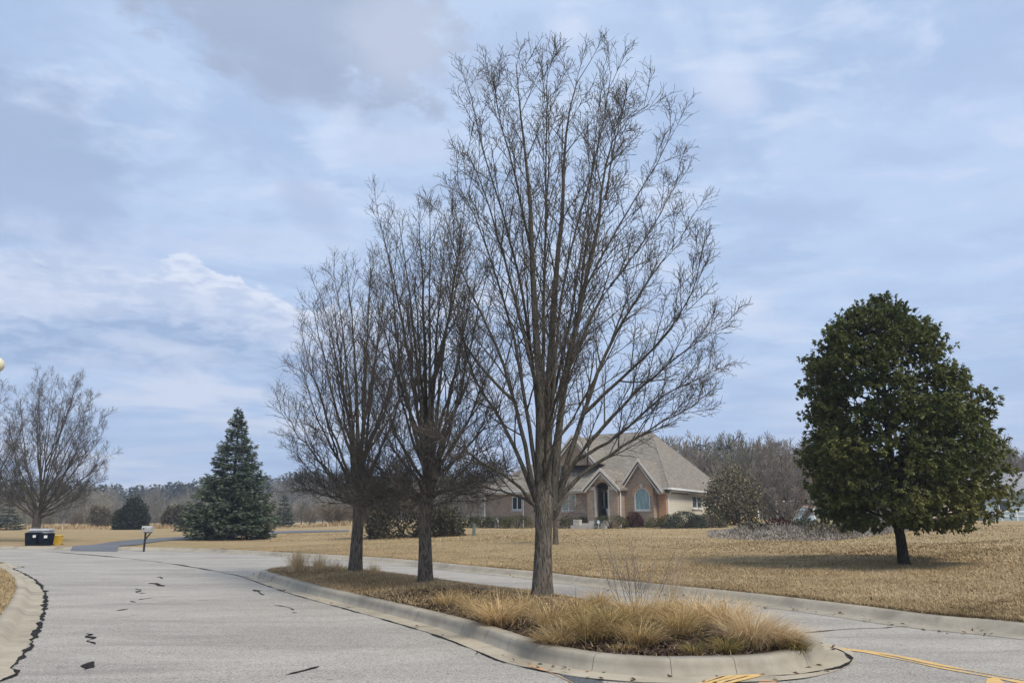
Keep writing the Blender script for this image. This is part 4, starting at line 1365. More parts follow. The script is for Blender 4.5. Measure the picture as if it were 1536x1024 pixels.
def shingle_material():
    m, nt, b = new_mat('weathered_shingles')
    co = nt.new('ShaderNodeTexCoord').outputs['Object']
    s = nt.new('ShaderNodeSeparateXYZ'); nt.l.new(co, s.inputs[0])
    cb = nt.new('ShaderNodeCombineXYZ')
    nt.put(cb.inputs[0], nt.math('ADD', s.outputs[0], s.outputs[1])); nt.put(cb.inputs[1], s.outputs[2])
    br = nt.new('ShaderNodeTexBrick')
    nt.l.new(cb.outputs[0], br.inputs['Vector'])
    br.inputs['Scale'].default_value = 1.0
    br.inputs['Brick Width'].default_value = .42; br.inputs['Row Height'].default_value = .13
    br.inputs['Mortar Size'].default_value = .012
    br.inputs['Color1'].default_value = (.180, .160, .128, 1); br.inputs['Color2'].default_value = (.27, .245, .20, 1)
    br.inputs['Mortar'].default_value = (.17, .14, .11, 1)
    n = nt.noise(nt.mapping(cb.outputs[0], (1, 2.5, 1)), 1.6, 6, .7)
    c = nt.mix(nt.range(n, .4, .7, 0, .6), br.outputs['Color'], (.14, .125, .103))
    n2 = nt.noise(nt.mapping(cb.outputs[0], (1, 3.2, 1)), 3.2, 3, .6)
    c = nt.mix(nt.range(n2, .55, .75, 0, .5), c, (.36, .32, .255))
    nt.put(b.inputs['Base Color'], c)
    bump(nt, b, br.outputs['Fac'], -.6, .02)
    return m
M['brick'] = brick_material(); M['siding'] = siding_material(); M['shingle'] = shingle_material()
M['quoin'] = mat('orange_brick', (.42, .235, .125), (.52, .32, .19), 8, 4)
M['trim'] = mat('cream_trim', (.52, .49, .43), (.60, .565, .50), 3, 4, .6)
M['white'] = mat('white_paint', (.68, .68, .66), (.78, .78, .76), 3, 4, .5)
M['stone'] = mat('pale_stone', (.42, .39, .34), (.52, .485, .43), 4, 5)
M['darkin'] = mat('dark_interior', (.025, .02, .018), (.05, .04, .032), 2, 3)
M['door'] = mat('brown_door', (.075, .04, .025), (.11, .06, .038), 4, 4, .5)
M['glass'] = mat('window_glass', (.020, .030, .034), (.045, .062, .068), 1.2, 3, .08, 0, spec=.6)
M['tealglass'] = mat('curtained_glass', (.17, .27, .265), (.29, .39, .38), 2.2, 3, .12, 0, st=(5, 1, .6), spec=.5)
M['planter'] = mat('red_block', (.20, .125, .10), (.29, .19, .155), 5, 5)

house = empty('brick_house', (HO[0], HO[1], HB), HR, 'brick house with a big tan hip roof, arched porch and cream siding side wall', 'house')
EZ = HP(1000, 731, 0)[1]           # eave height
XL = HP(727.5, 735, 0)[0]          # left end of the front
DEP = 17.0
HOLES = []
def wall_y(mb, x0, x1, z0, z1, y0, y1, holes):
    """wall slab in XZ between y0 and y1 with rectangular holes"""
    xs = sorted({x0, x1, *[h[0] for h in holes], *[h[1] for h in holes]})
    zs = sorted({z0, z1, *[h[2] for h in holes], *[h[3] for h in holes]})
    for a, b in zip(xs[:-1], xs[1:]):
        for c, d in zip(zs[:-1], zs[1:]):
            mx, mz = (a + b) / 2, (c + d) / 2
            if not any(h[0] < mx < h[1] and h[2] < mz < h[3] for h in holes):
                mb.box(a, b, y0, y1, c, d)
def spandrel(mb, x0, x1, zs, zt, y0, y1):
    """fills the corners of a rectangular hole above an arch"""
    c, r, hh_ = (x0 + x1) / 2, (x1 - x0) / 2, zt - zs
    for sgn in (-1, 1):
        arc = [(c + sgn * r * math.cos(a), zs + hh_ * math.sin(a)) for a in np.linspace(0, math.pi / 2, 9)]
        mb.prism(arc + [(c + sgn * r, zt)], 'y', y0, y1)
def arch_poly(x0, x1, z0, zs, zt, n=10):
    c, r = (x0 + x1) / 2, (x1 - x0) / 2
    return [(x0, z0), (x1, z0)] + [(c + r * math.cos(a), zs + (zt - zs) * math.sin(a)) for a in np.linspace(0, math.pi, n)]

# front brick
BY = -.78                                  # bay stands proud
bx0, bx1 = HP(930, 760, BY)[0], -.72
wx0, wz0 = HP(952, 765, BY); wx1, wz1 = HP(974, 731, BY)
wzs = wz1 - (wx1 - wx0) / 2
gpx, gpz = HP(958.5, 689, BY)
mb = MB()
wall_y(mb, bx0, bx1, -.6, EZ, BY, .1, [(wx0, wx1, wz0, wz1)])
spandrel(mb, wx0, wx1, wzs, wz1, BY, .1)
mb.prism([(bx0 + .0, EZ), (bx1, EZ), (gpx, gpz - .12)], 'y', BY, .1)
# left front wall with two windows and the entrance
lx0, lz0 = HP(767.5, 764.5, 0); lx1, lz1 = HP(783, 744, 0)
mx0, mz0 = HP(842, 766, 0); mx1, mz1 = HP(863, 737, 0)
fl = .42                                   # porch floor
dx0, dx1 = HP(896, 760, 0)[0] - .15, HP(918, 760, 0)[0]
dzt = fl + 2.35
wall_y(mb, XL, bx0, -.6, EZ, 0, .3, [(lx0, lx1, lz0, lz1), (mx0, mx1, mz0, mz1), (dx0, dx1, fl, dzt)])
wall_y(mb, bx1, -.02, -.6, EZ, 0, .3, [])
mb.box(XL, XL + .3, .3, DEP, -.6, EZ)
mb.build('front_wall', M['brick'], house)
MB().box(-.60, .02, -.03, .0 - .0005, -.6, EZ - .25).box(.0, .025, 0, .25, -.6, EZ - .25).build('corner_pier', M['quoin'], house)
# portico
PY = -2.2
p0 = HP(881, 760, PY)[0]; p1 = HP(927, 760, PY)[0]
a0 = HP(892.5, 760, PY)[0]; a1 = HP(914, 760, PY)[0]
azt = HP(903, 722.5, PY)[1]
azs = azt - (a1 - a0) / 2
ppx, ppz = HP(902, 703, PY)
EP = HP(902, 729, PY)[1]
mb = MB()
wall_y(mb, p0, p1, -.4, EP, PY, PY + .35, [(a0, a1, fl, azt)])
ac, ar = (a0 + a1) / 2, (a1 - a0) / 2
th0 = math.asin(min(.98, (EP - azs) / ar))
for sgn in (-1, 1):
    mb.prism([(ac + sgn * ar * math.cos(a), azs + ar * math.sin(a)) for a in np.linspace(0, th0, 6)] + [(ac + sgn * ar, EP)], 'y', PY, PY + .35)
mb.prism([(p0, EP)] + [(ac - ar * math.cos(a), azs + ar * math.sin(a)) for a in np.linspace(th0, math.pi - th0, 11)] + [(p1, EP), ((p0 + p1) / 2, ppz - .1)], 'y', PY, PY + .3)
mb.box(p0, p0 + .3, PY + .35, 0, -.4, EP).box(p1 - .3, p1, PY + .35, 0, -.4, EP)
mb.build('portico', M['brick'], house)
mb = MB()
for (a, b) in ((p0 - .05, a0 + .04), (a1 - .04, p1 + .05)):
    mb.box(a, b, PY - .05, PY + .4, EP - .28, EP - .02)
mb.box(a0 - .02, a0 + .1, PY - .04, PY + .36, fl, azs)
mb.box(a1 - .1, a1 + .02, PY - .04, PY + .36, fl, azs)
mb.prism([((a0 + a1) / 2 + .26 * math.cos(t), azt + .42 + .26 * math.sin(t)) for t in np.linspace(0, TAU, 12, endpoint=False)], 'y', PY - .05, PY - .002)
mb.build('portico_trim', M['stone'], house)
MB().box(p0 + .31, p1 - .31, PY + .36, -.002, fl - .2, fl).box(a0 - .3, a1 + .2, PY - .5, PY - .001, fl - .2, fl).box(a0 - .8, a1 + .2, PY - .95, PY - .501, fl - .4, fl - .16).box(a0 - 1.4, a1 + .2, PY - 1.45, PY - .951, fl - .6, fl - .32).build('porch_steps', M['stone'], house)
MB().box(p0 + .3, p1 - .3, PY + .36, -.01, azt + .03, azt + .1).build('porch_ceiling', M['darkin'], house)
d = MB().box(dx0 + .5, dx1 - .75, .12, .18, fl, dzt - .08).build('door', M['door'], house)
MB().box(dx0 + .56, dx0 + .6, .06, .12, fl + .95, fl + 1.1).build('handle', M['trim'], d)
MB().box(dx0, dx0 + .06, .05, .2, fl, dzt).box(dx0 + .42, dx0 + .5, .05, .2, fl, dzt).box(dx1 - .75, dx1 - .62, .05, .2, fl, dzt).box(dx1 - .1, dx1, .05, .2, fl, dzt).box(dx0, dx1, .05, .2, dzt - .08, dzt).build('door_frame', M['white'], house)
MB().box(dx0 + .06, dx0 + .42, .1, .13, fl, dzt - .08).box(dx1 - .62, dx1 - .1, .1, .13, fl, dzt - .08).build('sidelight', M['glass'], house)

def window_y(x0, x1, z0, z1, y, glass, bars=1, arch=None, depth=.10):
    """window in a wall facing -Y: frame mesh with pane and sill children"""
    t = .07
    mb = MB()
    if arch is None:
        mb.box(x0, x0 + t, y - .02, y + depth, z0, z1).box(x1 - t, x1, y - .02, y + depth, z0, z1)
        mb.box(x0 + t, x1 - t, y - .02, y + depth, z0, z0 + t).box(x0 + t, x1 - t, y - .02, y + depth, z1 - t, z1)
        pane = [(x0 + t, z0 + t), (x1 - t, z0 + t), (x1 - t, z1 - t), (x0 + t, z1 - t)]
        for k in range(bars):
            xc = x0 + (x1 - x0) * (k + 1) / (bars + 1)
            mb.box(xc - .035, xc + .035, y + .0, y + depth - .01, z0 + t, z1 - t)
    else:
        outer = arch_poly(x0, x1, z0, arch, z1, 16); inn = arch_poly(x0 + t, x1 - t, z0 + t, arch, z1 - t, 16)
        n = len(outer)
        for i in range(n):
            j = (i + 1) % n
            mb.prism([outer[i], outer[j], inn[j], inn[i]], 'y', y - .02, y + depth)
        pane = inn
    w = mb.build('window', M['white'], house)
    MB().prism(pane, 'y', y + depth * .5, y + depth * .5 + .02).build('pane', glass, w)
    MB().box(x0 - .08, x1 + .08, y - .09, y - .021, z0 - .12, z0).build('sill', M['stone'], w)
    return w
window_y(lx0, lx1, lz0, lz1, .06, M['glass'])
window_y(mx0, mx1, mz0, mz1, .06, M['tealglass'], 1)
w = window_y(wx0, wx1, wz0, wz1, BY + .06, M['tealglass'], arch=wzs)
# brick-on-edge arch and keystone
mb = MB()
oc, orr = (wx0 + wx1) / 2, (wx1 - wx0) / 2
for k in range(14):
    t0, t1 = math.pi * k / 14 + .012, math.pi * (k + 1) / 14 - .012
    mb.prism([(oc + (orr + r) * math.cos(t), wzs + (orr + r) * math.sin(t)) for r, t in ((0, t0), (.2, t0), (.2, t1), (0, t1))], 'y', BY - .02, BY - .001)
mb.build('arch_surround', M['quoin'], house)
MB().prism([(oc - .1, wz1 - .02), (oc + .1, wz1 - .02), (oc + .15, wz1 + .3), (oc - .15, wz1 + .3)], 'y', BY - .06, BY - .021).build('keystone', M['stone'], house)
# side wall, siding
sy0, sz0 = HS(1038.5, 762, 0); sy1, sz1 = HS(1052, 744, 0)
mb = MB()
ys = [.28, sy0, sy1, DEP]; zs = [-.8, sz0, sz1, EZ]
for i in range(3):
    for j in range(3):
        if i == 1 and j == 1: continue
        mb.box(-.25, 0, ys[i], ys[i + 1], zs[j], zs[j + 1])
mb.box(XL + .3, -.25, DEP - .25, DEP, -.6, EZ)
mb.build('side_wall', M['siding'], house)
t = .08
mb = MB().box(-.12, .03, sy0 - .02, sy0 + t, sz0, sz1).box(-.12, .03, sy1 - t, sy1 + .02, sz0, sz1).box(-.12, .03, sy0 + t, sy1 - t, sz0, sz0 + t).box(-.12, .03, sy0 + t, sy1 - t, sz1 - t, sz1)
mb.box(-.1, .01, (sy0 + sy1) / 2 - .07, (sy0 + sy1) / 2 + .07, sz0 + t, sz1 - t)
w = mb.build('window', M['white'], house)
MB().box(-.07, -.05, sy0 + t, sy1 - t, sz0 + t, sz1 - t).build('pane', M['glass'], w)
MB().box(.031, .09, sy0 - .1, sy1 + .1, sz0 - .1, sz0).build('sill', M['white'], w)
MB().box(XL + .4, -.4, .5, DEP - .4, -.5, EZ - .1).build('interior', M['darkin'], house)

# roofs
OV = .45
ex0, ex1, ey0, ey1 = XL - OV, OV, -OV, DEP + OV
RYL = 8.4
rx1, rz1 = HP(977, 650, RYL); rx0, rz0 = HP(888, 650, RYL)
rz = (rz0 + rz1) / 2
rth = .14
A, B_, C2, D2 = (ex0, ey0), (ex1, ey0), (ex1, ey1), (ex0, ey1)
V = [(*A, EZ), (*B_, EZ), (*C2, EZ), (*D2, EZ), (rx0, RYL, rz), (rx1, RYL, rz)]
V += [(x, y, z - rth) for x, y, z in V]
mbr = MB()
mbr.add(V, [(0, 1, 5, 4), (1, 2, 5), (2, 3, 4, 5), (3, 0, 4), (7, 6, 10, 11), (8, 7, 11), (9, 8, 11, 10), (6, 9, 10), (0, 6, 7, 1), (1, 7, 8, 2), (2, 8, 9, 3), (3, 9, 6, 0)])
roof = mbr.build('roof', M['shingle'], house)
def gable_roof(xc, half, ze, zp, yf, yb, over=.25):
    """ridge along Y; thin shell"""
    sl = (zp - ze) / half
    h2 = half + over
    z2 = ze - sl * over
    th = .14
    poly = [(xc - h2, z2), (xc, zp), (xc + h2, z2), (xc + h2, z2 - th), (xc, zp - th), (xc - h2, z2 - th)]
    MB().prism(poly, 'y', yf, yb).build('gable_roof', M['shingle'], roof)
    # rake boards
    m2 = MB()
    for s in (-1, 1):
        m2.prism([(xc + s * (h2 + .02), z2 - .02), (xc, zp + .02), (xc, zp - .22), (xc + s * (h2 + .02), z2 - .22)], 'y', yf - .07, yf - .003)
        m2.prism([(xc + s * (h2 - .22), z2 - .14), (xc, zp - .37), (xc, zp - .47), (xc + s * (h2 - .22), z2 - .30)], 'y', yf - .003, yf + .12)
    m2.build('rake_board', M['trim'], roof)
gx0 = HP(931, 726, BY)[0]; gx1 = HP(990, 726, BY)[0]
gable_roof(gpx, (gx1 - gx0) / 2, EZ + .08, gpz + .05, BY - .3, 5.5)
gable_roof((p0 + p1) / 2, (p1 - p0) / 2 + .05, EP + .05, ppz + .05, PY - .3, 3.5)
cgx, cgz = HP(858, 652, 1.0)
cgh = cgx - HP(828, 690, 1.0)[0]
cge = HP(858, 690, 1.0)[1]
gable_roof(cgx, cgh, cge, cgz, 1.0, 9.0, .15)
MB().prism([(cgx - cgh, cge - .4), (cgx + cgh, cge - .4), (cgx + cgh, cge), (cgx, cgz - .15), (cgx - cgh, cge)], 'y', 1.35, 1.7).build('gable_wall', M['brick'], house)
# ridge caps
mb = MB()
for a, b in (((rx0, RYL, rz), (rx1, RYL, rz)), ((*B_, EZ), (rx1, RYL, rz)), ((*C2, EZ), (rx1, RYL, rz)), ((*A, EZ), (rx0, RYL, rz)), ((*D2, EZ), (rx0, RYL, rz))):
    mb.tube([a, b], .035, 6)
mb.build('ridge_cap', M['shingle'], roof)
mb = MB()
for q in (.3, .55, .8):
    xx = rx0 + (rx1 - rx0) * q
    mb.box(xx - .2, xx + .2, RYL + 1.2, RYL + 1.6, rz - 1.2, rz - .35)
mb.build('roof_vent', M['darkin'], roof)
# gutters and downspouts
def gut(mb, a, b, yy, z):
    mb.prism([(yy, z - .16), (yy - .13, z - .12), (yy - .14, z + .0), (yy, z + .0)], 'x', a, b)
mb = MB()
gut(mb, ex0, p0 - .4, ey0 - .003, EZ - .01)
gut(mb, gx1 - .05, ex1, ey0 - .003, EZ - .01)
mb.box(ex1 + .003, ex1 + .13, ey0, ey1, EZ - .15, EZ - .01)
gg = mb.build('gutter', M['white'], house)
MB().box(ex0 + .1, p0 - .1, ey0 + .02, -.003, EZ - .30, EZ - .16).box(bx1 + .02, -.02, ey0 + .02, -.003, EZ - .30, EZ - .16).box(.03, ex1 - .02, .3, DEP, EZ - .30, EZ - .16).build('soffit', M['trim'], house)
MB().box(bx1 + .02, .06, ey0 + .1, -.001, EZ - .48, EZ - .31).build('corner_cornice', M['stone'], house)
mb = MB()
mb.tube([(.42, .1, EZ - .2), (.3, .2, EZ - .4), (.07, .3, EZ - .75), (.07, .3, -.3)], .05, 6)
mb.tube([(p1 + .35, PY + .3, EP - .1), (p1 + .1, PY + .3, EP - .4), (p1 + .06, PY + .3, -.3)], .05, 6)
mb.tube([(XL + .05, -.3, EZ - .2), (XL + .05, -.07, EZ - .6), (XL + .05, -.07, -.3)], .05, 6)
x7 = HP(785.5, 750, 0)[0]
mb.tube([(x7, -.35, EZ - .2), (x7, -.07, EZ - .5), (x7, -.07, -.3)], .05, 6)
mb.build('downspout', M['white'], house)

# things round the house
def local_px(px, yl):
    return HP(px, 780, yl)[0]
def put(px, yl, z=None):
    X = local_px(px, yl)
    p = HW(X, yl)
    return (p[0], p[1], hs(p[0], p[1]) if z is None else z)
box_ = leafy_shrub
hl = [(700, -1.8, 1.2, .85, 'rounded clipped hedge shrub at the left end of the house front', .3), (722, -1.7, 1.0, .95, 'clipped dark hedge shrub under the left wall corner', .35),
      (746, -1.7, 1.1, .9, 'clipped dark hedge shrub just left of the left house window', .4), (776, -1.9, 1.15, 1.05, 'olive rounded hedge shrub under the left house window', .6),
      (862, -2.0, 1.2, .9, 'dark hedge shrub left of the porch steps', .3)]
for k, (px, yl, r, h, lb, tm) in enumerate(hl):
    p = put(px, yl)
    box_('hedge_shrub', p, r, .8, h, 2200, 'hedge', lb, group='clipped shrubs along the house', seed=10 + k, ln=.09, lump=.12, square=True, tmean=tm, rot=HR)
p = put(916, PY - .9); box_('hedge_shrub', p, 1.25, .8, .95, 2600, 'hedge', 'rounded green boxwood right of the porch steps', group='clipped shrubs along the house', seed=20, ln=.08, lump=.1, square=True, tmean=.5, rot=HR)
p = put(951, -1.3); box_('barberry_shrub', (p[0], p[1], p[2] + .1), .72, .6, 1.05, 1800, 'burgundy', 'burgundy leaved shrub below the arched window', seed=21, ln=.09, lump=.2)
p = put(983, -1.4); box_('hedge_shrub', p, .8, .7, .75, 1500, 'hedge', 'yellow green rounded shrub at the left end of the block planter', group='clipped shrubs along the house', seed=22, ln=.08, tmean=.7)
p = put(1006, -2.0); box_('hedge_shrub', p, 1.2, .8, .95, 2200, 'hedge', 'green mounded shrub in front of the house corner', group='clipped shrubs along the house', seed=23, ln=.09, tmean=.55)
p = put(1028, -2.4); box_('juniper_shrub', p, 1.7, 1.2, 1.15, 3600, 'juniper', 'large blue green juniper mound right of the block planter', seed=24, ln=.11, lump=.2, tmean=.5)
p = put(1058, -1.0); box_('juniper_shrub', p, 1.5, 1.1, .85, 2800, 'olive', 'low olive juniper spilling right of the blue green mound', seed=25, ln=.12, lump=.2, tmean=.6)
p = put(1070, 3.0); box_('hedge_shrub', p, 1.0, 1.0, 1.4, 1800, 'hedge', 'bright green shrub at the right rear corner of the house siding', group='clipped shrubs along the house', seed=26, ln=.1, tmean=.6)

x0_, x1_ = local_px(981, -2.9), local_px(1014, -2.9)
pl = empty('block_planter', HW(0, 0, 0), HR, 'low reddish block retaining wall under the shrubs at the house corner', 'retaining wall')
mb = MB()
for r in range(3):
    n = 8
    for i in range(n):
        a = x0_ + (x1_ - x0_) * (i + (.0 if r % 2 else .03)) / n; b = x0_ + (x1_ - x0_) * (i + 1) / n - .02
        mb.box(a, b, -3.15 + r * .03, -2.85, -.75 + r * .22, -.75 + (r + 1) * .22 - .015)
mb.build('blocks', M['planter'], pl, bev=.015)
MB().box(x0_, x1_, -3.15, -2.8, -.08, .0).build('coping', M['planter'], pl)

def yard_sign(px, yl):
    p = put(px, yl)
    r = empty('yard_sign', p, HR * .3, 'small pale blue yard sign on a stake beside the porch steps', 'sign')
    MB().prism([(.17 * math.cos(t + .39), .62 + .17 * math.sin(t + .39)) for t in np.linspace(0, TAU, 8, endpoint=False)], 'y', -.012, .012).build('panel', mat('pale_blue_panel', (.45, .62, .75), (.55, .7, .8), 4), r)
    MB().box(-.02, .02, .0125, .03, -.1, .7).build('stake', M['white'], r)
yard_sign(897.5, PY - 1.7)
bpy.data.objects['yard_sign'].scale = (.62, .62, .8)
# porch furniture
pp = HW(a0 + .62, -1.0, fl)
ur = empty('porch_urn', pp, 0, 'pale tall urn standing inside the porch arch', 'urn')
MB().lathe([(.13, 0), (.16, .05), (.09, .14), (.12, .4), (.2, .8), (.22, .95), (.19, .95)], 14).build('urn_body', M['white'], ur, smooth=True)
pc = empty('porch_chair', HW(a0 + .22, -.75, fl), HR, 'dark violet porch chair in the shade behind the arch', 'chair')
cm = mat('violet_paint', (.035, .03, .06), (.05, .045, .085), 4)
MB().box(-.25, .25, -.25, .25, .40, .45).build('seat', cm, pc); MB().box(-.25, .25, .2, .25, .452, 1.0).build('backrest', cm, pc)
for sx in (-1, 1):
    for sy in (-1, 1):
        MB().box(sx * .22 - .025, sx * .22 + .025, sy * .22 - .025, sy * .22 + .025, 0, .398).build('leg', cm, pc)
o = MB().box(-.5, .45, -.22, .22, 0, .03).build('door_mat', mat('pale_mat', (.62, .58, .40), (.7, .66, .5), 10), bev=.01)
o.location = HW(a0 + 1.0, PY - .25, fl); o.rotation_euler = (0, 0, HR); tag(o, 'pale yellow mat on the top porch step', 'mat')
pb = empty('step_planter', HW(a0 - .95, PY - 1.2, fl - .32), HR, 'square pale planter box on the left end of the porch steps', 'planter')
MB().box(-.28, .28, -.2, .2, 0, .42).build('planter_box', M['stone'], pb, bev=.02); MB().box(-.24, .24, -.16, .16, .421, .45).build('soil', M['soil'], pb)
for k, px in enumerate((737, 744)):
    p = put(px, -.9)
    u = empty('condenser_unit', (p[0], p[1], p[2]), HR, ['white rounded utility cabinet by the left house corner', 'white rounded utility cabinet nearer the left house window'][k], 'utility cabinet')
    MB().prism([(-.3, 0), (.3, 0), (.3, .85), (.22, 1.05), (0, 1.12), (-.22, 1.05), (-.3, .85)], 'y', -.25, .25).build('cabinet_body', M['white'], u, bev=.03)
    MB().box(-.33, .33, -.28, .28, -.1, .04).build('base', M['stone'], u)
    u.scale = (.62, .62, .72)
# green utility pedestal on the lawn
p = GT(711, 803)
u = empty('utility_pedestal', p, .2, 'slim grey green utility pedestal on the lawn right of the junipers', 'utility pedestal')
gm = mat('utility_green', (.10, .15, .13), (.14, .19, .165), 5)
hh_ = 16 / F * p[1]
MB().box(-.09, .09, -.09, .09, -.1, hh_ * .93).build('post_body', gm, u, bev=.015)
MB().box(-.115, .115, -.115, .115, hh_ * .932, hh_ * 1.02).build('cap', gm, u, bev=.02)

# heather bed right of the house (ground cover) and the shrubs in it
bed = [GT(px, py) for px, py in [(1062, 806), (1120, 810), (1180, 811), (1240, 811), (1285, 807), (1320, 803), (1345, 799), (1370, 796)]]
lb = catmull([(b[0], b[1]) for b in bed], 6)
n = 30000
fi = rng.uniform(0, len(lb) - 1.01, n); i0 = fi.astype(int); fr = (fi - i0)[:, None]
bp = lb[i0] * (1 - fr) + lb[i0 + 1] * fr
dd = rng.uniform(0, 1, n) ** .9 * np.interp(fi / len(lb), [0, .3, .75, 1], [9, 12, 9, 3])
hd = bp / np.linalg.norm(bp, axis=1)[:, None]
q = bp + hd * dd[:, None]
mound = .15 + .26 * np.clip(vnoise(np.c_[q, q[:, 0] * 0] * .9, 1.6, 33), -.5, 1) + .25 * np.clip(dd / 4, 0, 1)
mound *= np.clip(dd / 1.2 + .15, 0, 1) * sstep(-.02, .13, fi / len(lb)) * (1 + .55 * vnoise(np.c_[q, q[:, 0] * 0], 2.6, 35))
mound = np.maximum(mound, .02)
zz = H(q[:, 0], q[:, 1])
V, Q, T = blades(np.c_[q, zz + mound * .25], rng.uniform(0, TAU, n), mound * rng.uniform(.4, 1.0, n) + .06, rng.uniform(.03, .06, n), rng.uniform(.2, 1.3, n), 3, np.clip(rng.normal(.5, .22, n) + .25 * vnoise(np.c_[q, q[:, 0] * 0], 1.1, 34), 0, 1))
tag(raw_mesh('heather_cover', V, Q, M['heath'], tint=T), 'pale grey lavender dried ground cover in the bed right of the house', 'ground cover', kind='stuff')
for k, (px, py, r, h, mt, lb_) in enumerate([(1130, 800, 1.0, .75, 'olive', 'dull olive shrub at the left of the pale ground cover bed'), (1165, 799, .9, .85, 'burgundy', 'dark brown shrub low in the pale ground cover bed below the fence post'),
                                         (1192, 797, .8, .75, 'olive', 'olive brown shrub in the pale bed right of the fence post'), (1212, 797, .8, .8, 'juniper', 'grey green shrub at the right of the pale bed, near the light blue box'),
                                         (1240, 803, 1.15, .75, 'oakLeaf', 'brown twiggy mound at the right end of the pale bed')]):
    p = GT(px, py + 4)
    leafy_shrub('bed_shrub', p, r, .8, h, 1300, mt, lb_, group='shrubs in the pale bed', seed=40 + k, ln=.13, lump=.3, spiky=.3, tmean=.55)

# brown-leaved oak right of the house
def leafy_tree(name, px, d, env_px, cx, n, mt, label, seed, ln=.2, r0=.14, trunks=1, per=34, spread=.32, group=None, dens=1.0):
    x = (px - 768) / F * CP * d
    base = np.array([x, d, hs(x, d) - .03])
    rg = np.random.default_rng(seed)
    root = empty(name, base, label=label, cat='tree', group=group)
    hh = np.array([P(cx, e[0], d)[2] - base[2] for e in env_px][::-1]); rr = np.array([e[1] / F * d for e in env_px][::-1])
    sc = env_scaffolds(rg, max(hh[0], .3), hh[-1], lambda h: float(np.interp(h, hh, rr)) * .9, 26, hmin=.05)
    mb = MB()
    for k in range(trunks):
        a = k * TAU / max(1, trunks)
        mb.tube([(.35 * (trunks > 1) * math.cos(a), .2 * (trunks > 1) * math.sin(a), -.05), (.2 * (trunks > 1) * math.cos(a), 0, hh[0] + .4), (0, 0, hh[-1] * .6)], [r0 * 1.2, r0, r0 * .4], 8)
    mb.build('trunk', M['bark2'], root)
    lp = np.array([resample(s[0], 10) for s in sc])
    V, Q = tubes(lp, taper(np.full(len(lp), .05), .01, 10), 5)
    bk = Bulk(); bk.add(V, Q)
    bk.build('limbs', M['bark2'], root)
    cl = []
    while len(cl) < n:
        h = rg.uniform(hh[0], hh[-1]); Rm = np.interp(h, hh, rr)
        if rg.uniform(0, 1) > Rm / rr.max(): continue
        az = rg.uniform(0, TAU); f = 1 - abs(rg.normal(0, .3))
        cl.append((Rm * f * math.cos(az), Rm * f * math.sin(az), h))
    C_ = np.array(cl)
    C_ = C_[vnoise(C_, 1.8, seed) > -.35]
    pp_ = np.repeat(C_, per, 0) + rg.normal(0, spread, (len(C_) * per, 3))
    d_ = rg.normal(0, 1, pp_.shape) + pp_ * .2
    L = ln * rg.uniform(.6, 1.3, len(pp_))
    V, Q = leaf_quads(pp_, d_, L, L * .6, rg)
    t = np.clip(np.repeat(.5 + .25 * vnoise(C_, 1.5, seed + 1) + rg.normal(0, .1, len(C_)), per) + rg.normal(0, .15, len(pp_)), 0, 1)
    raw_mesh('crown', V, Q, M[mt], root, tint=np.repeat(t, 4))
    return root
leafy_tree('oak_tree', 1104, 63, [(706, 8), (716, 22), (735, 36), (755, 42), (772, 36), (782, 16)], 1104, 260, 'oakLeaf', 'small oak holding olive brown leaves just right of the house', 71, ln=.2, trunks=3, r0=.1)
lawn_tree(1182, 66, [(668, 18), (690, 36), (720, 46), (750, 48), (775, 34), (790, 8)], 1178, 26, 72, 'grey bushy leafless tree between the small oak and the big evergreen', .10, twigm='silver', tip=.014, n3=8, n4=4, L2=1.4)

# garden fence and play things behind the bed
fy = 78.0
fx0, fx1 = at(1138, fy)[0], at(1222, fy)[0]
fz = 1.1
fe = empty('garden_fence', (fx0, fy, hs(fx0, fy)), 0, 'white post and wire garden fence behind the pale bed', 'fence')
fm = M['white']
L_ = fx1 - fx0
for k in range(4):
    xx = L_ * k / 3
    MB().box(xx - .07, xx + .07, -.07, .07, -.1, 2.2).build('post', fm, fe)
MB().box(.07, L_, .075, .11, 2.0, 2.08).box(.07, L_, .075, .11, 1.1, 1.16).build('rail', fm, fe)
ym = mat('yellow_plastic', (.62, .46, .08), (.70, .55, .14), 3, 3, .4, 0)
for k, (px, w_) in enumerate(((1085, 1.1), (1120, 1.4))):
    x, y, z = at(px, 74)
    e = empty('play_slide', (x, y, z), .1, ['yellow plastic play tunnel at the left foot of the small oak', 'yellow plastic play tunnel at the right foot of the small oak'][k], 'play tunnel', 'yellow play tunnels')
    pr = [(-w_, 0), (w_, 0), (w_, .5), (w_ * .8, .85), (0, 1.0), (-w_ * .8, .85), (-w_, .5)]
    e.scale = (.8, .8, .6)
    MB().prism(pr, 'y', -.5, .5).build('shell', ym, e, bev=.05)
    MB().prism([(-w_ * .5, .05), (w_ * .5, .05), (w_ * .4, .5), (-w_ * .4, .5)], 'y', -.53, -.501).build('opening', M['trim'], e)
x, y, z = at(1203, 82)
e = empty('storage_box', (x, y, z), 0, 'light blue lidded storage box behind the fence left of the big evergreen', 'storage box')
bm_ = mat('light_blue_plastic', (.30, .45, .52), (.38, .52, .58), 3, 3, .5, 0)
MB().box(-1.3, 1.3, -.5, .5, 0, 1.35).build('box_body', bm_, e, bev=.04); MB().box(-1.36, 1.36, -.56, .56, 1.352, 1.55).build('lid', mat('pink_lid', (.5, .36, .33), (.55, .4, .37), 3, 3, .5, 0), e, bev=.03)

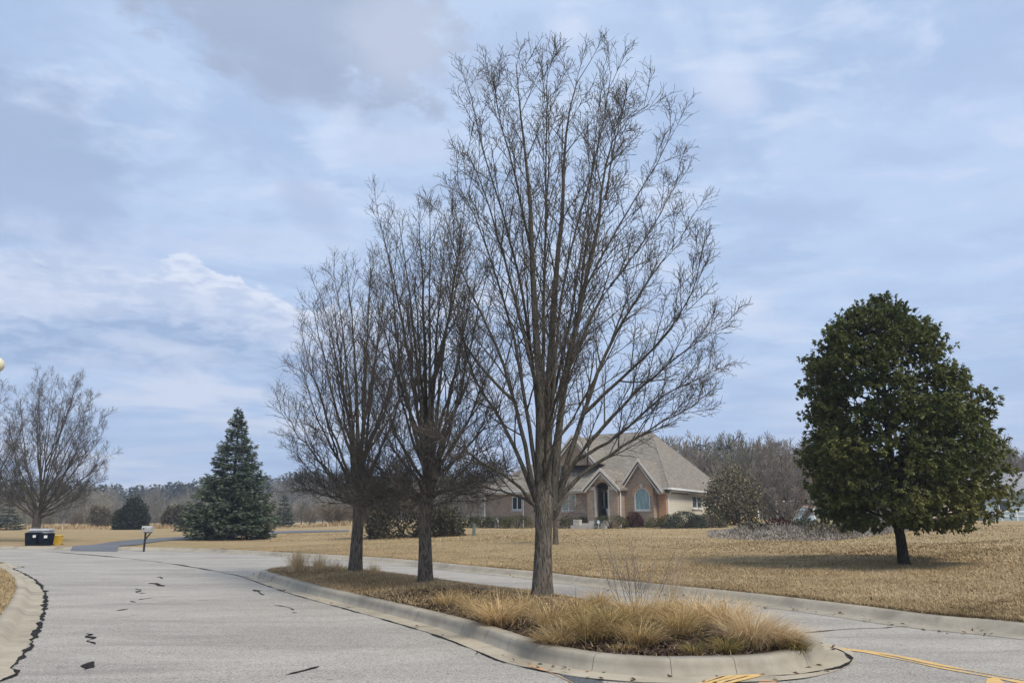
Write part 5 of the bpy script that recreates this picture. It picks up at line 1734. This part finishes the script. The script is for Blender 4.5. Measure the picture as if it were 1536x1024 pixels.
# pale house with rail fence far right
x, y, z = at(1560, 92)
ph = empty('pale_house', (x, y, z), -.15, 'pale blue grey house at the right edge behind the big evergreen', 'house')
pm = mat('pale_blue_siding', (.30, .38, .42), (.36, .44, .48), 1, 3)
w_, dpt = 7.5, 4.0
MB().box(-w_, w_, -dpt, dpt, -.3, 3.1).build('wall', pm, ph)
MB().prism([(-dpt - .5, 3.0), (dpt + .5, 3.0), (0, 5.6)], 'x', -w_ - .4, w_ + .4).build('roof', mat('grey_roof', (.20, .205, .215), (.26, .265, .275), 2), ph)
for xx in (-5.4, -2.2, 1.5):
    f_ = MB().box(xx - .62, xx + .62, -dpt - .06, -dpt - .001, 1.0, 2.3).build('window', M['white'], ph)
    MB().box(xx - .52, xx + .52, -dpt - .075, -dpt - .061, 1.1, 2.2).build('pane', M['glass'], f_)
x, y, z = at(1480, 84)
rf = empty('rail_fence', (x, y, z), -.05, 'low white rail fence in front of the pale house at the right edge', 'fence')
for k in range(7):
    MB().box(k * 1.6 - .06, k * 1.6 + .06, -.06, .06, -.1, 1.15).build('post', M['white'], rf)
MB().box(0, 9.6, -.1, -.062, .95, 1.05).box(0, 9.6, -.1, -.062, .5, .6).build('rail', M['white'], rf)
x, y, z = at(1402, 90)
sh = empty('pink_shed', (x, y, z), .1, 'pale pink shed glimpsed through the big evergreen', 'shed')
MB().box(-1.6, 1.6, -1.2, 1.2, -.2, 2.6).build('wall', mat('pale_pink', (.55, .42, .40), (.6, .47, .45), 2), sh)
MB().prism([(-1.5, 2.5), (1.5, 2.5), (0, 3.7)], 'x', -1.8, 1.8).build('roof', M['white'], sh)

# ------------------------------------------------------------------ street things at the left
dk = mat('navy_plastic', (.006, .010, .016), (.012, .018, .028), 3, 3, 1.0, 0, spec=.0)
def bin_thing(px, dpx, lab, body_m, rz, w=.31, hgt=.98, yo=0.0):
    x, y = G(px, 822)
    y += yo
    r = empty('wheelie_bin', (x, y, .012), rz, lab, 'bin', 'bins at the road edge')
    r.scale = (.92, .92, .86)
    b, t = w * .82, w
    mb = MB()
    vs = [(-b, -b, .06), (b, -b, .06), (b, b, .06), (-b, b, .06), (-t, -t * 1.05, hgt * .92), (t, -t * 1.05, hgt * .92), (t, t * 1.1, hgt * .92), (-t, t * 1.1, hgt * .92)]
    mb.add(vs, [(0, 3, 2, 1), (4, 5, 6, 7), (0, 1, 5, 4), (1, 2, 6, 5), (2, 3, 7, 6), (3, 0, 4, 7)])
    mb.build('bin_body', body_m, r, bev=.03)
    MB().prism([(-t * 1.12, hgt * .922), (t * 1.15, hgt * .922), (t * 1.15, hgt * .96), (0, hgt * 1.02), (-t * 1.12, hgt * .96)], 'x', -t * 1.06, t * 1.06).build('lid', body_m, r, bev=.015)
    MB().tube([(-t * .8, t * 1.3, hgt * .9), (t * .8, t * 1.3, hgt * .9)], .018, 8).build('handle', body_m, r)
    for sx in (-1, 1):
        MB().tube([(sx * (b + .005), b + .05, .12), (sx * (b + .055), b + .05, .12)], .12, 14).build('wheel', M['tar'], r)
    return r
b1 = bin_thing(48, 0, 'dark navy wheelie bin with a white sticker, left one at the road edge', dk, .12, .37, 1.02)
MB().box(.12, .30, -.389, -.384, .70, .86).build('sticker', M['white'], b1)
b2 = bin_thing(68, 0, 'dark navy wheelie bin tilted against the yellow bin, white sticker on its front', dk, .3, .36, .97)
b2.rotation_euler = (0, math.radians(-2.5), .18)
MB().box(.0, .19, -.378, -.373, .66, .84).build('sticker', M['white'], b2)
ybm = mat('yellow_bin_plastic', (.55, .33, .03), (.62, .40, .05), 3, 3, .4, 0, spec=.4)
bin_thing(72.5, 0, 'yellow orange bin half hidden behind the navy bins', ybm, .1, .27, .82, yo=.75)
x, y, z = at(65, 47.5)
u = empty('utility_cabinet', (x, y, z), .1, 'low light grey cabinet at the foot of the wide bare tree', 'utility cabinet')
cab = mat('light_grey_metal', (.36, .37, .38), (.42, .43, .44), 3, 3, .5)
MB().box(-.55, .55, -.4, .4, 0, .78).build('cabinet_body', cab, u, bev=.03); MB().prism([(-.45, .782), (.45, .782), (.42, .86), (0, .92), (-.42, .86)], 'x', -.6, .6).build('lid', cab, u, bev=.02)
# mailbox
x, y = G(216, 822.5, .15)
mbx = empty('mailbox', (x, y, .13), .12, 'grey rural mailbox on a dark braced post beside the driveway', 'mailbox')
pmat = mat('dark_post_wood', (.02, .02, .022), (.04, .038, .036), 6)
MB().box(-.055, .055, -.055, .055, -.15, .88).build('post', pmat, mbx, bev=.008)
MB().prism([(.0555, .5), (.0555, .6), (.26, .86), (.36, .86)], 'y', -.04, .04).box(-.12, .42, -.05, .05, .882, .93).build('brace', pmat, mbx)
gmet = mat('grey_metal_box', (.30, .29, .28), (.38, .37, .355), 5, 4, .5)
sec = [(-.17, .932), (.17, .932), (.17, 1.12)] + [(.17 * math.cos(t), 1.12 + .15 * math.sin(t)) for t in np.linspace(.3, math.pi - .3, 7)] + [(-.17, 1.12)]
mbx.scale = (.74, .8, .92)
bx_ = MB().prism(sec, 'x', -.22, .46).build('box_body', gmet, mbx)
MB().prism([(p_[0] * .93, .95 + (p_[1] - .932) * .94) for p_ in sec], 'x', -.245, -.221).build('door', gmet, bx_)
MB().box(-.14, -.06, -.19, -.172, 1.08, 1.16).build('flag', pmat, bx_)
# street lamp whose globe just enters the frame
ld = 14.0
lpz = P(-7, 547, ld)
lamp = empty('street_lamp', (lpz[0], lpz[1], KH), 0, 'street lamp with a cream globe, cut by the left frame edge', 'street lamp')
hL = lpz[2] - KH
pm_ = mat('dark_pole_paint', (.02, .025, .022), (.035, .04, .036), 4, 3, .4)
MB().lathe([(.14, -.05), (.14, .25), (.09, .35), (.055, .6), (.045, hL - .3), (.08, hL - .22), (.10, hL - .15), (.07, hL - .12)], 14).build('pole', pm_, lamp, smooth=True)
mg, ntg, bg = new_mat('cream_globe')
bg.inputs['Base Color'].default_value = (.66, .62, .45, 1); bg.inputs['Roughness'].default_value = .35
rG = .15
MB().lathe([(.06, hL - .118)] + [(rG * math.sin(a), hL - rG * math.cos(a)) for a in np.linspace(.7, 2.75, 12)], 18).build('globe', mg, lamp, smooth=True)
MB().lathe([(.06, hL + rG * .93), (.05, hL + rG * 1.03), (.015, hL + rG * 1.2)], 12).build('cap', pm_, lamp)

# ------------------------------------------------------------------ woods
def wood_proto(seed, h, r, mt, n=16, n2=8, n3=6, tip=.03, fork=.18):
    rg = np.random.default_rng(seed)
    sc = env_scaffolds(rg, h * fork, h, lambda z: float(np.interp(z / h, [0, .2, .5, .8, 1], [.35, .7, 1, .75, .25])) * r, n, hmin=.15)
    return bare_tree('wood_tree', (0, 0, 0), [(0, 0, -.3), (0, 0, h * .1), (.05, 0, h * fork), (.1, .05, h * .45)], [.2 * h / 9, .16 * h / 9, .14 * h / 9, .06 * h / 9], sc, rg, 'x', cat='tree', n2=n2, n3=n3, n4=0, tip=tip, parts=False, L2=r * .7, L3=r * .42, twigm=mt, barkm='bark2', trop=.08, ang=.8)
protos = [wood_proto(81, 8.0, 2.8, 'farTwig'), wood_proto(82, 9.5, 3.2, 'farTwig'), wood_proto(83, 6.5, 3.0, 'farTwig', fork=.08), wood_proto(84, 7.5, 2.6, 'silver'), wood_proto(85, 5.5, 2.6, 'redTwig', fork=.06)]
rw = np.random.default_rng(90)
uses = [0] * len(protos)
def wood(px, d, k, sc, label, group):
    x, y, z = at(px, d)
    loc, rz_ = (x, y, z - .1), rw.uniform(0, TAU)
    if uses[k] == 0:
        o = protos[k]; o.location = loc; o.rotation_euler = (0, 0, rz_); o.scale = (sc, sc, sc); o['label'] = label; o['group'] = group
    else:
        o = copy_thing(protos[k], loc, rz_, sc, label, group)
    uses[k] += 1
    return o
GL = 'leafless trees in the brush left of the house'
GR = 'leafless trees in the wood right of the house'
LBL = ['tall thin grey leafless tree in the brush beyond the left lawn', 'broad grey leafless tree in the brush beyond the left lawn', 'bushy grey leafless tree in the brush beyond the left lawn', 'pale barked leafless tree in the brush beyond the left lawn', 'russet bushy leafless tree in the brush beyond the left lawn']
LBR = ['tall thin grey leafless tree in the wood behind the house', 'broad grey leafless tree in the wood behind the house', 'bushy grey leafless tree in the wood behind the house', 'pale barked leafless tree in the wood behind the house', 'russet bushy leafless tree in the wood behind the house']
for i in range(46):
    px = -30 + i * 17 + rw.uniform(-9, 9)
    d = rw.uniform(108, 150)
    k = int(rw.choice([0, 1, 2, 2, 3, 3, 4]))
    hpx = (np.interp(px, [0, 150, 300, 450, 600, 760], [22, 18, 22, 32, 60, 78]) * rw.uniform(.55, 1.1))
    wood(px, d, k, hpx / F * d / (8.0, 9.5, 6.5, 7.5, 5.5)[k], LBL[k], GL)
for i in range(40):
    px = 990 + i * 15 + rw.uniform(-8, 8)
    d = rw.uniform(98, 140)
    k = int(rw.choice([0, 0, 1, 1, 2, 3]))
    hpx = np.interp(px, [980, 1080, 1200, 1300, 1450, 1560], [112, 118, 108, 100, 100, 112]) * rw.uniform(.75, 1.12)
    wood(px, d, k, hpx / F * d / (8.0, 9.5, 6.5, 7.5, 5.5)[k], LBR[k], GR)
for i, (px, d, h, lab) in enumerate([(1060, 120, 11.5, 'dark pine in the wood just right of the house roof'), (1092, 125, 12, 'dark pine in the wood above the small oak'), (1165, 130, 13, 'dark pine in the wood above the grey bushy tree'), (1040, 135, 12.5, 'dim pine in the wood touching the house roof line')]):
    x, y, z = at(px, d)
    conifer('pine_tree', (x, y, z), h, 2.6, rgc, lab, 'needle2', tiers=14, boughs=8, sprays=16, slen=.8, prof=lambda q: math.sin(math.pi * min(1, .25 + .72 * q)) * .9 + .1, low=.15)

# hills with the far wood
def hill_h(x, y):
    a = math.degrees(math.atan2(x, y))
    top = np.interp(a, [-60, -34, -25, -17, -8, 0, 12, 30, 60], [13, 13, 14, 18, 23, 29, 34, 34, 31])
    return top
hv, hf = [], []
angs = np.linspace(-75, 75, 90); ds = np.linspace(190, 520, 14)
for i, a in enumerate(angs):
    for j, d_ in enumerate(ds):
        x, y = d_ * math.sin(math.radians(a)), d_ * math.cos(math.radians(a))
        f_ = sstep(190, 430, d_)
        nz = (math.sin(a * .31) + math.sin(a * .83 + 1) * .5) * 1.5 * f_
        hv.append((x, y, -1.0 + (hill_h(x, y) * .80 + nz) * f_))
n2_ = len(ds)
for i in range(len(angs) - 1):
    for j in range(n2_ - 1):
        hf.append((i * n2_ + j, (i + 1) * n2_ + j, (i + 1) * n2_ + j + 1, i * n2_ + j + 1))
tag(raw_mesh('hills', hv, hf, mat('leaf_litter', (.09, .075, .062), (.14, .115, .095), .05, 5, .95, 0), smooth=True), kind='structure')
# one mass of far trees on the hills
bk = Bulk()
rg = np.random.default_rng(95)
small = []
for sd in (1, 2, 3):
    h, r = 9.0, 3.6
    r3 = np.random.default_rng(sd)
    sc = env_scaffolds(r3, 1.0, h, lambda z: float(np.interp(z / h, [0, .3, .6, 1], [.5, 1, .9, .3])) * r, 9, hmin=.1)
    lp = np.array([resample(s[0], 5) for s in sc])
    lr = taper(np.full(len(lp), .12), .05, 5)
    s_, d_, f_, r_ = spawn(lp, lr, 7, .15, 1, .8, r3, .2)
    p2 = grow(s_, d_, r3.uniform(.9, 1.9, len(s_)), 4, r3, .2, .1)
    r2 = taper(np.full(len(s_), .06), .035, 4)
    s3, d3, f3, _ = spawn(p2, r2, 5, .2, 1, .8, r3, .1)
    p3 = grow(s3, d3, r3.uniform(.5, 1.1, len(s3)), 2, r3, .2, .1)
    V1, Q1 = tubes(lp, lr, 3); V2, Q2 = tubes(p2, r2, 3); V3, Q3 = tubes(p3, np.full((len(s3), 2), .055), 3)
    small.append((np.concatenate([V1, V2, V3]), np.concatenate([Q1, Q2 + len(V1), Q3 + len(V1) + len(V2)])))
cnt = 0
for i in range(1100):
    a = rg.uniform(-42, 42)
    d_ = rg.uniform(200, 440)
    x, y = d_ * math.sin(math.radians(a)), d_ * math.cos(math.radians(a))
    f_ = float(sstep(190, 430, d_))
    z = -1.0 + (hill_h(x, y) * .80 + (math.sin(a * .31) + math.sin(a * .83 + 1) * .5) * 1.5) * f_
    V, Q = small[i % 3]
    c, s = math.cos(i * 1.3), math.sin(i * 1.3)
    k = rg.uniform(.6, 1.05)
    W = np.c_[V[:, 0] * c - V[:, 1] * s, V[:, 0] * s + V[:, 1] * c, V[:, 2]] * k + np.array([x, y, z - .3])
    bk.add(W, Q, np.full(len(V), rg.uniform(.1, .9)))
tag(bk.build('distant_wood', M['farTwig']), 'grey leafless wood covering the far hills', 'wood', kind='stuff')

rg = np.random.default_rng(96)
n = 420
a = np.radians(rg.uniform(-40, -9, n)); d_ = rg.uniform(330, 450, n)
x, y = d_ * np.sin(a), d_ * np.cos(a)
aa = np.degrees(a)
z = -1.0 + (hill_h(x, y) * .80 if False else np.array([hill_h(p, q_) for p, q_ in zip(x, y)]) * .80 + (np.sin(aa * .31) + np.sin(aa * .83 + 1) * .5) * 1.5) * sstep(190, 430, d_)
ht = rg.uniform(5, 9.5, n)
m_ = 90
f = rg.uniform(0, 1, (n, m_)) ** 1.3
az_ = rg.uniform(0, TAU, (n, m_))
r = (1 - f) ** .8 * ht[:, None] * rg.uniform(.25, .42, (n, 1)) * rg.uniform(.5, 1, (n, m_))
pos = np.stack([x[:, None] + r * np.cos(az_), y[:, None] + r * np.sin(az_), z[:, None] + .3 + f * ht[:, None]], -1).reshape(-1, 3)
dr = np.stack([np.cos(az_), np.sin(az_), rg.normal(0, .3, az_.shape)], -1).reshape(-1, 3)
L = rg.uniform(.8, 1.7, len(pos))
V, Q = leaf_quads(pos, dr, L, L * .7, rg, 1.0)
tag(raw_mesh('distant_pines', V, Q, M['needle2'], tint=np.repeat(rg.uniform(.2, .9, len(pos)), 4)), 'dark blue green pines along the far ridge at the left', 'wood', kind='stuff')

# tan weeds at the lawn's far edge on the left
n = 9000
pxr = rng.uniform(-20, 560, n); dr = rng.uniform(98, 112, n)
q = np.c_[(pxr - 768) / F * CP * dr, dr]
V, Q, T = blades(np.c_[q, H(q[:, 0], q[:, 1])], rng.uniform(0, TAU, n), rng.uniform(.15, .6, n) * (1 + .5 * np.sin(q[:, 0] * .5)), rng.uniform(.05, .12, n), rng.uniform(.2, .8, n), 3, np.clip(rng.normal(.5, .25, n), 0, 1))
tag(raw_mesh('tall_weeds', V, Q, M['brownblade'], tint=T), 'tan dead weeds along the far edge of the left lawn', 'weeds', kind='stuff')

# ------------------------------------------------------------------ light and sky
to_sun = Vector((.62, -.60, 1.12)).normalized()
sl = bpy.data.lights.new('sun', 'SUN')
sl.energy = 2.5
sl.angle = math.radians(14)
sl.color = (1.0, .92, .80)
so = bpy.data.objects.new('sun', sl)
COL.objects.link(so)
so.rotation_euler = (-to_sun).to_track_quat('-Z', 'Y').to_euler()
so.location = (20, -20, 40)

wd_ = bpy.data.worlds.new('World')
SC.world = wd_
wd_.use_nodes = True
nt = NT(wd_.node_tree)
bgn = wd_.node_tree.nodes['Background']
sky = nt.new('ShaderNodeTexSky', sky_type='NISHITA')
sky.sun_disc = False
sky.sun_elevation = math.asin(to_sun.z)
sky.sun_rotation = math.atan2(to_sun.x, to_sun.y)
sky.air_density = 1.0; sky.dust_density = 1.0
gen = nt.new('ShaderNodeTexCoord').outputs['Generated']
sep = nt.new('ShaderNodeSeparateXYZ'); nt.l.new(gen, sep.inputs[0])
X, Y, Z = sep.outputs
az = nt.math('ARCTAN2', X, Y)
el = nt.math('ARCSINE', nt.math('MAXIMUM', Z, -.2))
zc = nt.math('ADD', nt.math('MAXIMUM', Z, 0.0), .16)
cv = nt.new('ShaderNodeCombineXYZ')                      # flat cloud deck seen in perspective
nt.put(cv.inputs[0], nt.math('DIVIDE', X, zc)); nt.put(cv.inputs[1], nt.math('DIVIDE', Y, zc))
av = nt.new('ShaderNodeCombineXYZ')
nt.put(av.inputs[0], az); nt.put(av.inputs[1], el)
warp = nt.noise(av.outputs[0], 7, 5, .6)
warp2 = nt.noise(nt.mapping(av.outputs[0], (1, 2.2, 1)), 16, 6, .62)
def ae(px, py):
    r = ray(px, py); r = r / np.linalg.norm(r)
    return math.atan2(r[0], r[1]), math.asin(r[2])
def blob(px, py, rx, ry, rot=0.0, soft=.5, w1=.35, w2=.3):
    a, e = ae(px, py)
    dx = nt.math('SUBTRACT', az, a); dy = nt.math('SUBTRACT', el, e)
    c, s = math.cos(rot), math.sin(rot)
    u = nt.math('DIVIDE', nt.math('ADD', nt.math('MULTIPLY', dx, c), nt.math('MULTIPLY', dy, s)), rx / F)
    v = nt.math('DIVIDE', nt.math('SUBTRACT', nt.math('MULTIPLY', dy, c), nt.math('MULTIPLY', dx, s)), ry / F)
    d = nt.math('SQRT', nt.math('ADD', nt.math('MULTIPLY', u, u), nt.math('MULTIPLY', v, v)))
    d = nt.math('ADD', d, nt.math('MULTIPLY', nt.math('SUBTRACT', warp, .5), w1 * 4))
    d = nt.math('ADD', d, nt.math('MULTIPLY', nt.math('SUBTRACT', warp2, .5), w2 * 4))
    return nt.range(d, 1 + soft, 1 - soft)
K = 8.0
def col(r, g, b): return (r * K, g * K, b * K)
# thin high overcast over the blue
ov = nt.noise(cv.outputs[0], 1.5, 9, .62, .6)
ov2 = nt.noise(nt.mapping(cv.outputs[0], (1, 1.7, 1), (0, 0, .6)), 3.4, 8, .6, .3)
c = nt.mix(nt.range(ov, .25, .62, .80, .97), sky.outputs[0], col(.478, .598, .808))
c = nt.mix(nt.range(ov, .52, .38, 0, .75), c, col(.36, .485, .715))
c = nt.mix(nt.range(ov2, .50, .66, 0, .5), c, col(.635, .715, .87))
c = nt.mix(nt.range(ov2, .49, .34, 0, .6), c, col(.375, .475, .68))
c = nt.mix(nt.range(el, .0, .42, .55, .0), c, col(.38, .52, .77))
# streaky low stratus
stn = nt.noise(nt.mapping(av.outputs[0], (2.4, 15, 1), (0, 0, .05)), 1.6, 6, .6, .4)
lowm = nt.math('MULTIPLY', nt.range(el, .40, .25), nt.range(az, .12, -.12, .35, 1.0))
c = nt.mix(nt.math('MULTIPLY', nt.range(stn, .46, .62, 0, .9), lowm), c, col(.60, .665, .81))
c = nt.mix(nt.math('MULTIPLY', nt.range(stn, .48, .33, 0, .75), lowm), c, col(.35, .47, .70))
# grey cloud masses
gcol = col(.335, .41, .57)
c = nt.mix(nt.math('MULTIPLY', blob(470, 40, 250, 85, -.12, .35, .45, .55), 1.0), c, col(.355, .43, .585))
c = nt.mix(nt.math('MULTIPLY', blob(455, 115, 150, 40, -.2, .5), .8), c, gcol)
c = nt.mix(nt.math('MULTIPLY', blob(600, 60, 90, 60, 0, .6), .45), c, col(.58, .63, .76))
c = nt.mix(nt.math('MULTIPLY', blob(20, 230, 130, 110, -.5, .5, .4, .5), .85), c, col(.325, .415, .60))
c = nt.mix(nt.math('MULTIPLY', blob(475, 315, 55, 28, -.5, .6), .8), c, col(.41, .50, .70))
c = nt.mix(nt.math('MULTIPLY', blob(600, 220, 80, 26, .1, .6), .45), c, col(.44, .52, .71))
c = nt.mix(nt.math('MULTIPLY', blob(100, 330, 200, 50, -.1, .7), .35), c, col(.40, .50, .72))
# cumulus bank at the left: ragged lit top, blue grey base
a0, e0 = ae(290, 404)
da_ = nt.math('SUBTRACT', az, a0)
fall = nt.math('ADD', nt.math('MULTIPLY', nt.math('MAXIMUM', da_, 0.0), .24), nt.math('MULTIPLY', nt.math('MAXIMUM', nt.math('MULTIPLY', da_, -1.0), 0.0), .10))
bil = nt.noise(nt.mapping(av.outputs[0], (1, 1.5, 1)), 13, 7, .58, .6)
bil2 = nt.noise(nt.mapping(av.outputs[0], (1, 3.0, 1)), 26, 6, .6, .5)
ft = nt.math('SUBTRACT', nt.math('SUBTRACT', e0 + .012, fall), el)
ft = nt.math('ADD', ft, nt.math('MULTIPLY', nt.math('SUBTRACT', bil, .5), .11))
side = nt.math('MULTIPLY', nt.range(az, a0 + .30, a0 + .16), nt.range(az, a0 - .50, a0 - .25))
body = nt.math('MULTIPLY', nt.math('MULTIPLY', nt.range(ft, -.002, .012), nt.range(ft, .15, .085)), side)
c = nt.mix(nt.math('MULTIPLY', body, .85), c, nt.mix(nt.range(bil2, .40, .62), col(.46, .545, .735), col(.575, .645, .80)))
c = nt.mix(nt.math('MULTIPLY', nt.math('MULTIPLY', nt.range(ft, .05, .085), nt.range(ft, .14, .10)), nt.math('MULTIPLY', side, .9)), c, nt.mix(nt.range(bil2, .40, .62), col(.295, .415, .63), col(.385, .495, .705)))
rim = nt.math('MULTIPLY', nt.math('MULTIPLY', nt.range(ft, -.001, .006), nt.range(ft, .040, .008)), nt.math('MULTIPLY', nt.range(az, a0 - .10, a0 - .01), nt.range(az, a0 + .26, a0 + .14)))
c = nt.mix(nt.math('MULTIPLY', rim, nt.range(bil2, .38, .58, .2, .8)), c, col(.70, .755, .87))
c = nt.mix(nt.math('MULTIPLY', blob(250, 522, 70, 13, -.1, .7), .6), c, col(.62, .68, .82))
c = nt.mix(nt.math('MULTIPLY', blob(60, 455, 90, 14, 0, .7), .5), c, col(.60, .66, .81))
# small pale puffs at the right
c = nt.mix(nt.math('MULTIPLY', blob(1090, 130, 45, 26, -.3, .7), .5), c, col(.66, .71, .86))
c = nt.mix(nt.math('MULTIPLY', blob(855, 45, 30, 16, 0, .7), .45), c, col(.68, .72, .86))
c = nt.mix(nt.math('MULTIPLY', blob(1125, 460, 26, 18, 0, .7), .5), c, col(.66, .71, .85))
c = nt.mix(nt.math('MULTIPLY', blob(1400, 210, 220, 70, .25, .9), .30), c, col(.42, .53, .78))
c = nt.mix(nt.math('MULTIPLY', blob(1480, 420, 180, 40, .1, .9), .35), c, col(.40, .53, .78))
nt.put(bgn.inputs[0], c)
bgn.inputs[1].default_value = .1

hz = MB().box(-900, 900, -60, 620, -3, 62).build('haze', None)
mh = bpy.data.materials.new('haze'); mh.use_nodes = True
th = NT(mh.node_tree); th.n.remove(th.n['Principled BSDF'])
pv = th.new('ShaderNodeVolumePrincipled')
pv.inputs['Color'].default_value = (.80, .87, 1.0, 1); pv.inputs['Density'].default_value = .0007; pv.inputs['Anisotropy'].default_value = .2
th.l.new(pv.outputs[0], th.n['Material Output'].inputs['Volume'])
hz.data.materials.append(mh)
tag(hz, 'thin pale blue haze over the whole neighbourhood', 'haze', kind='stuff')
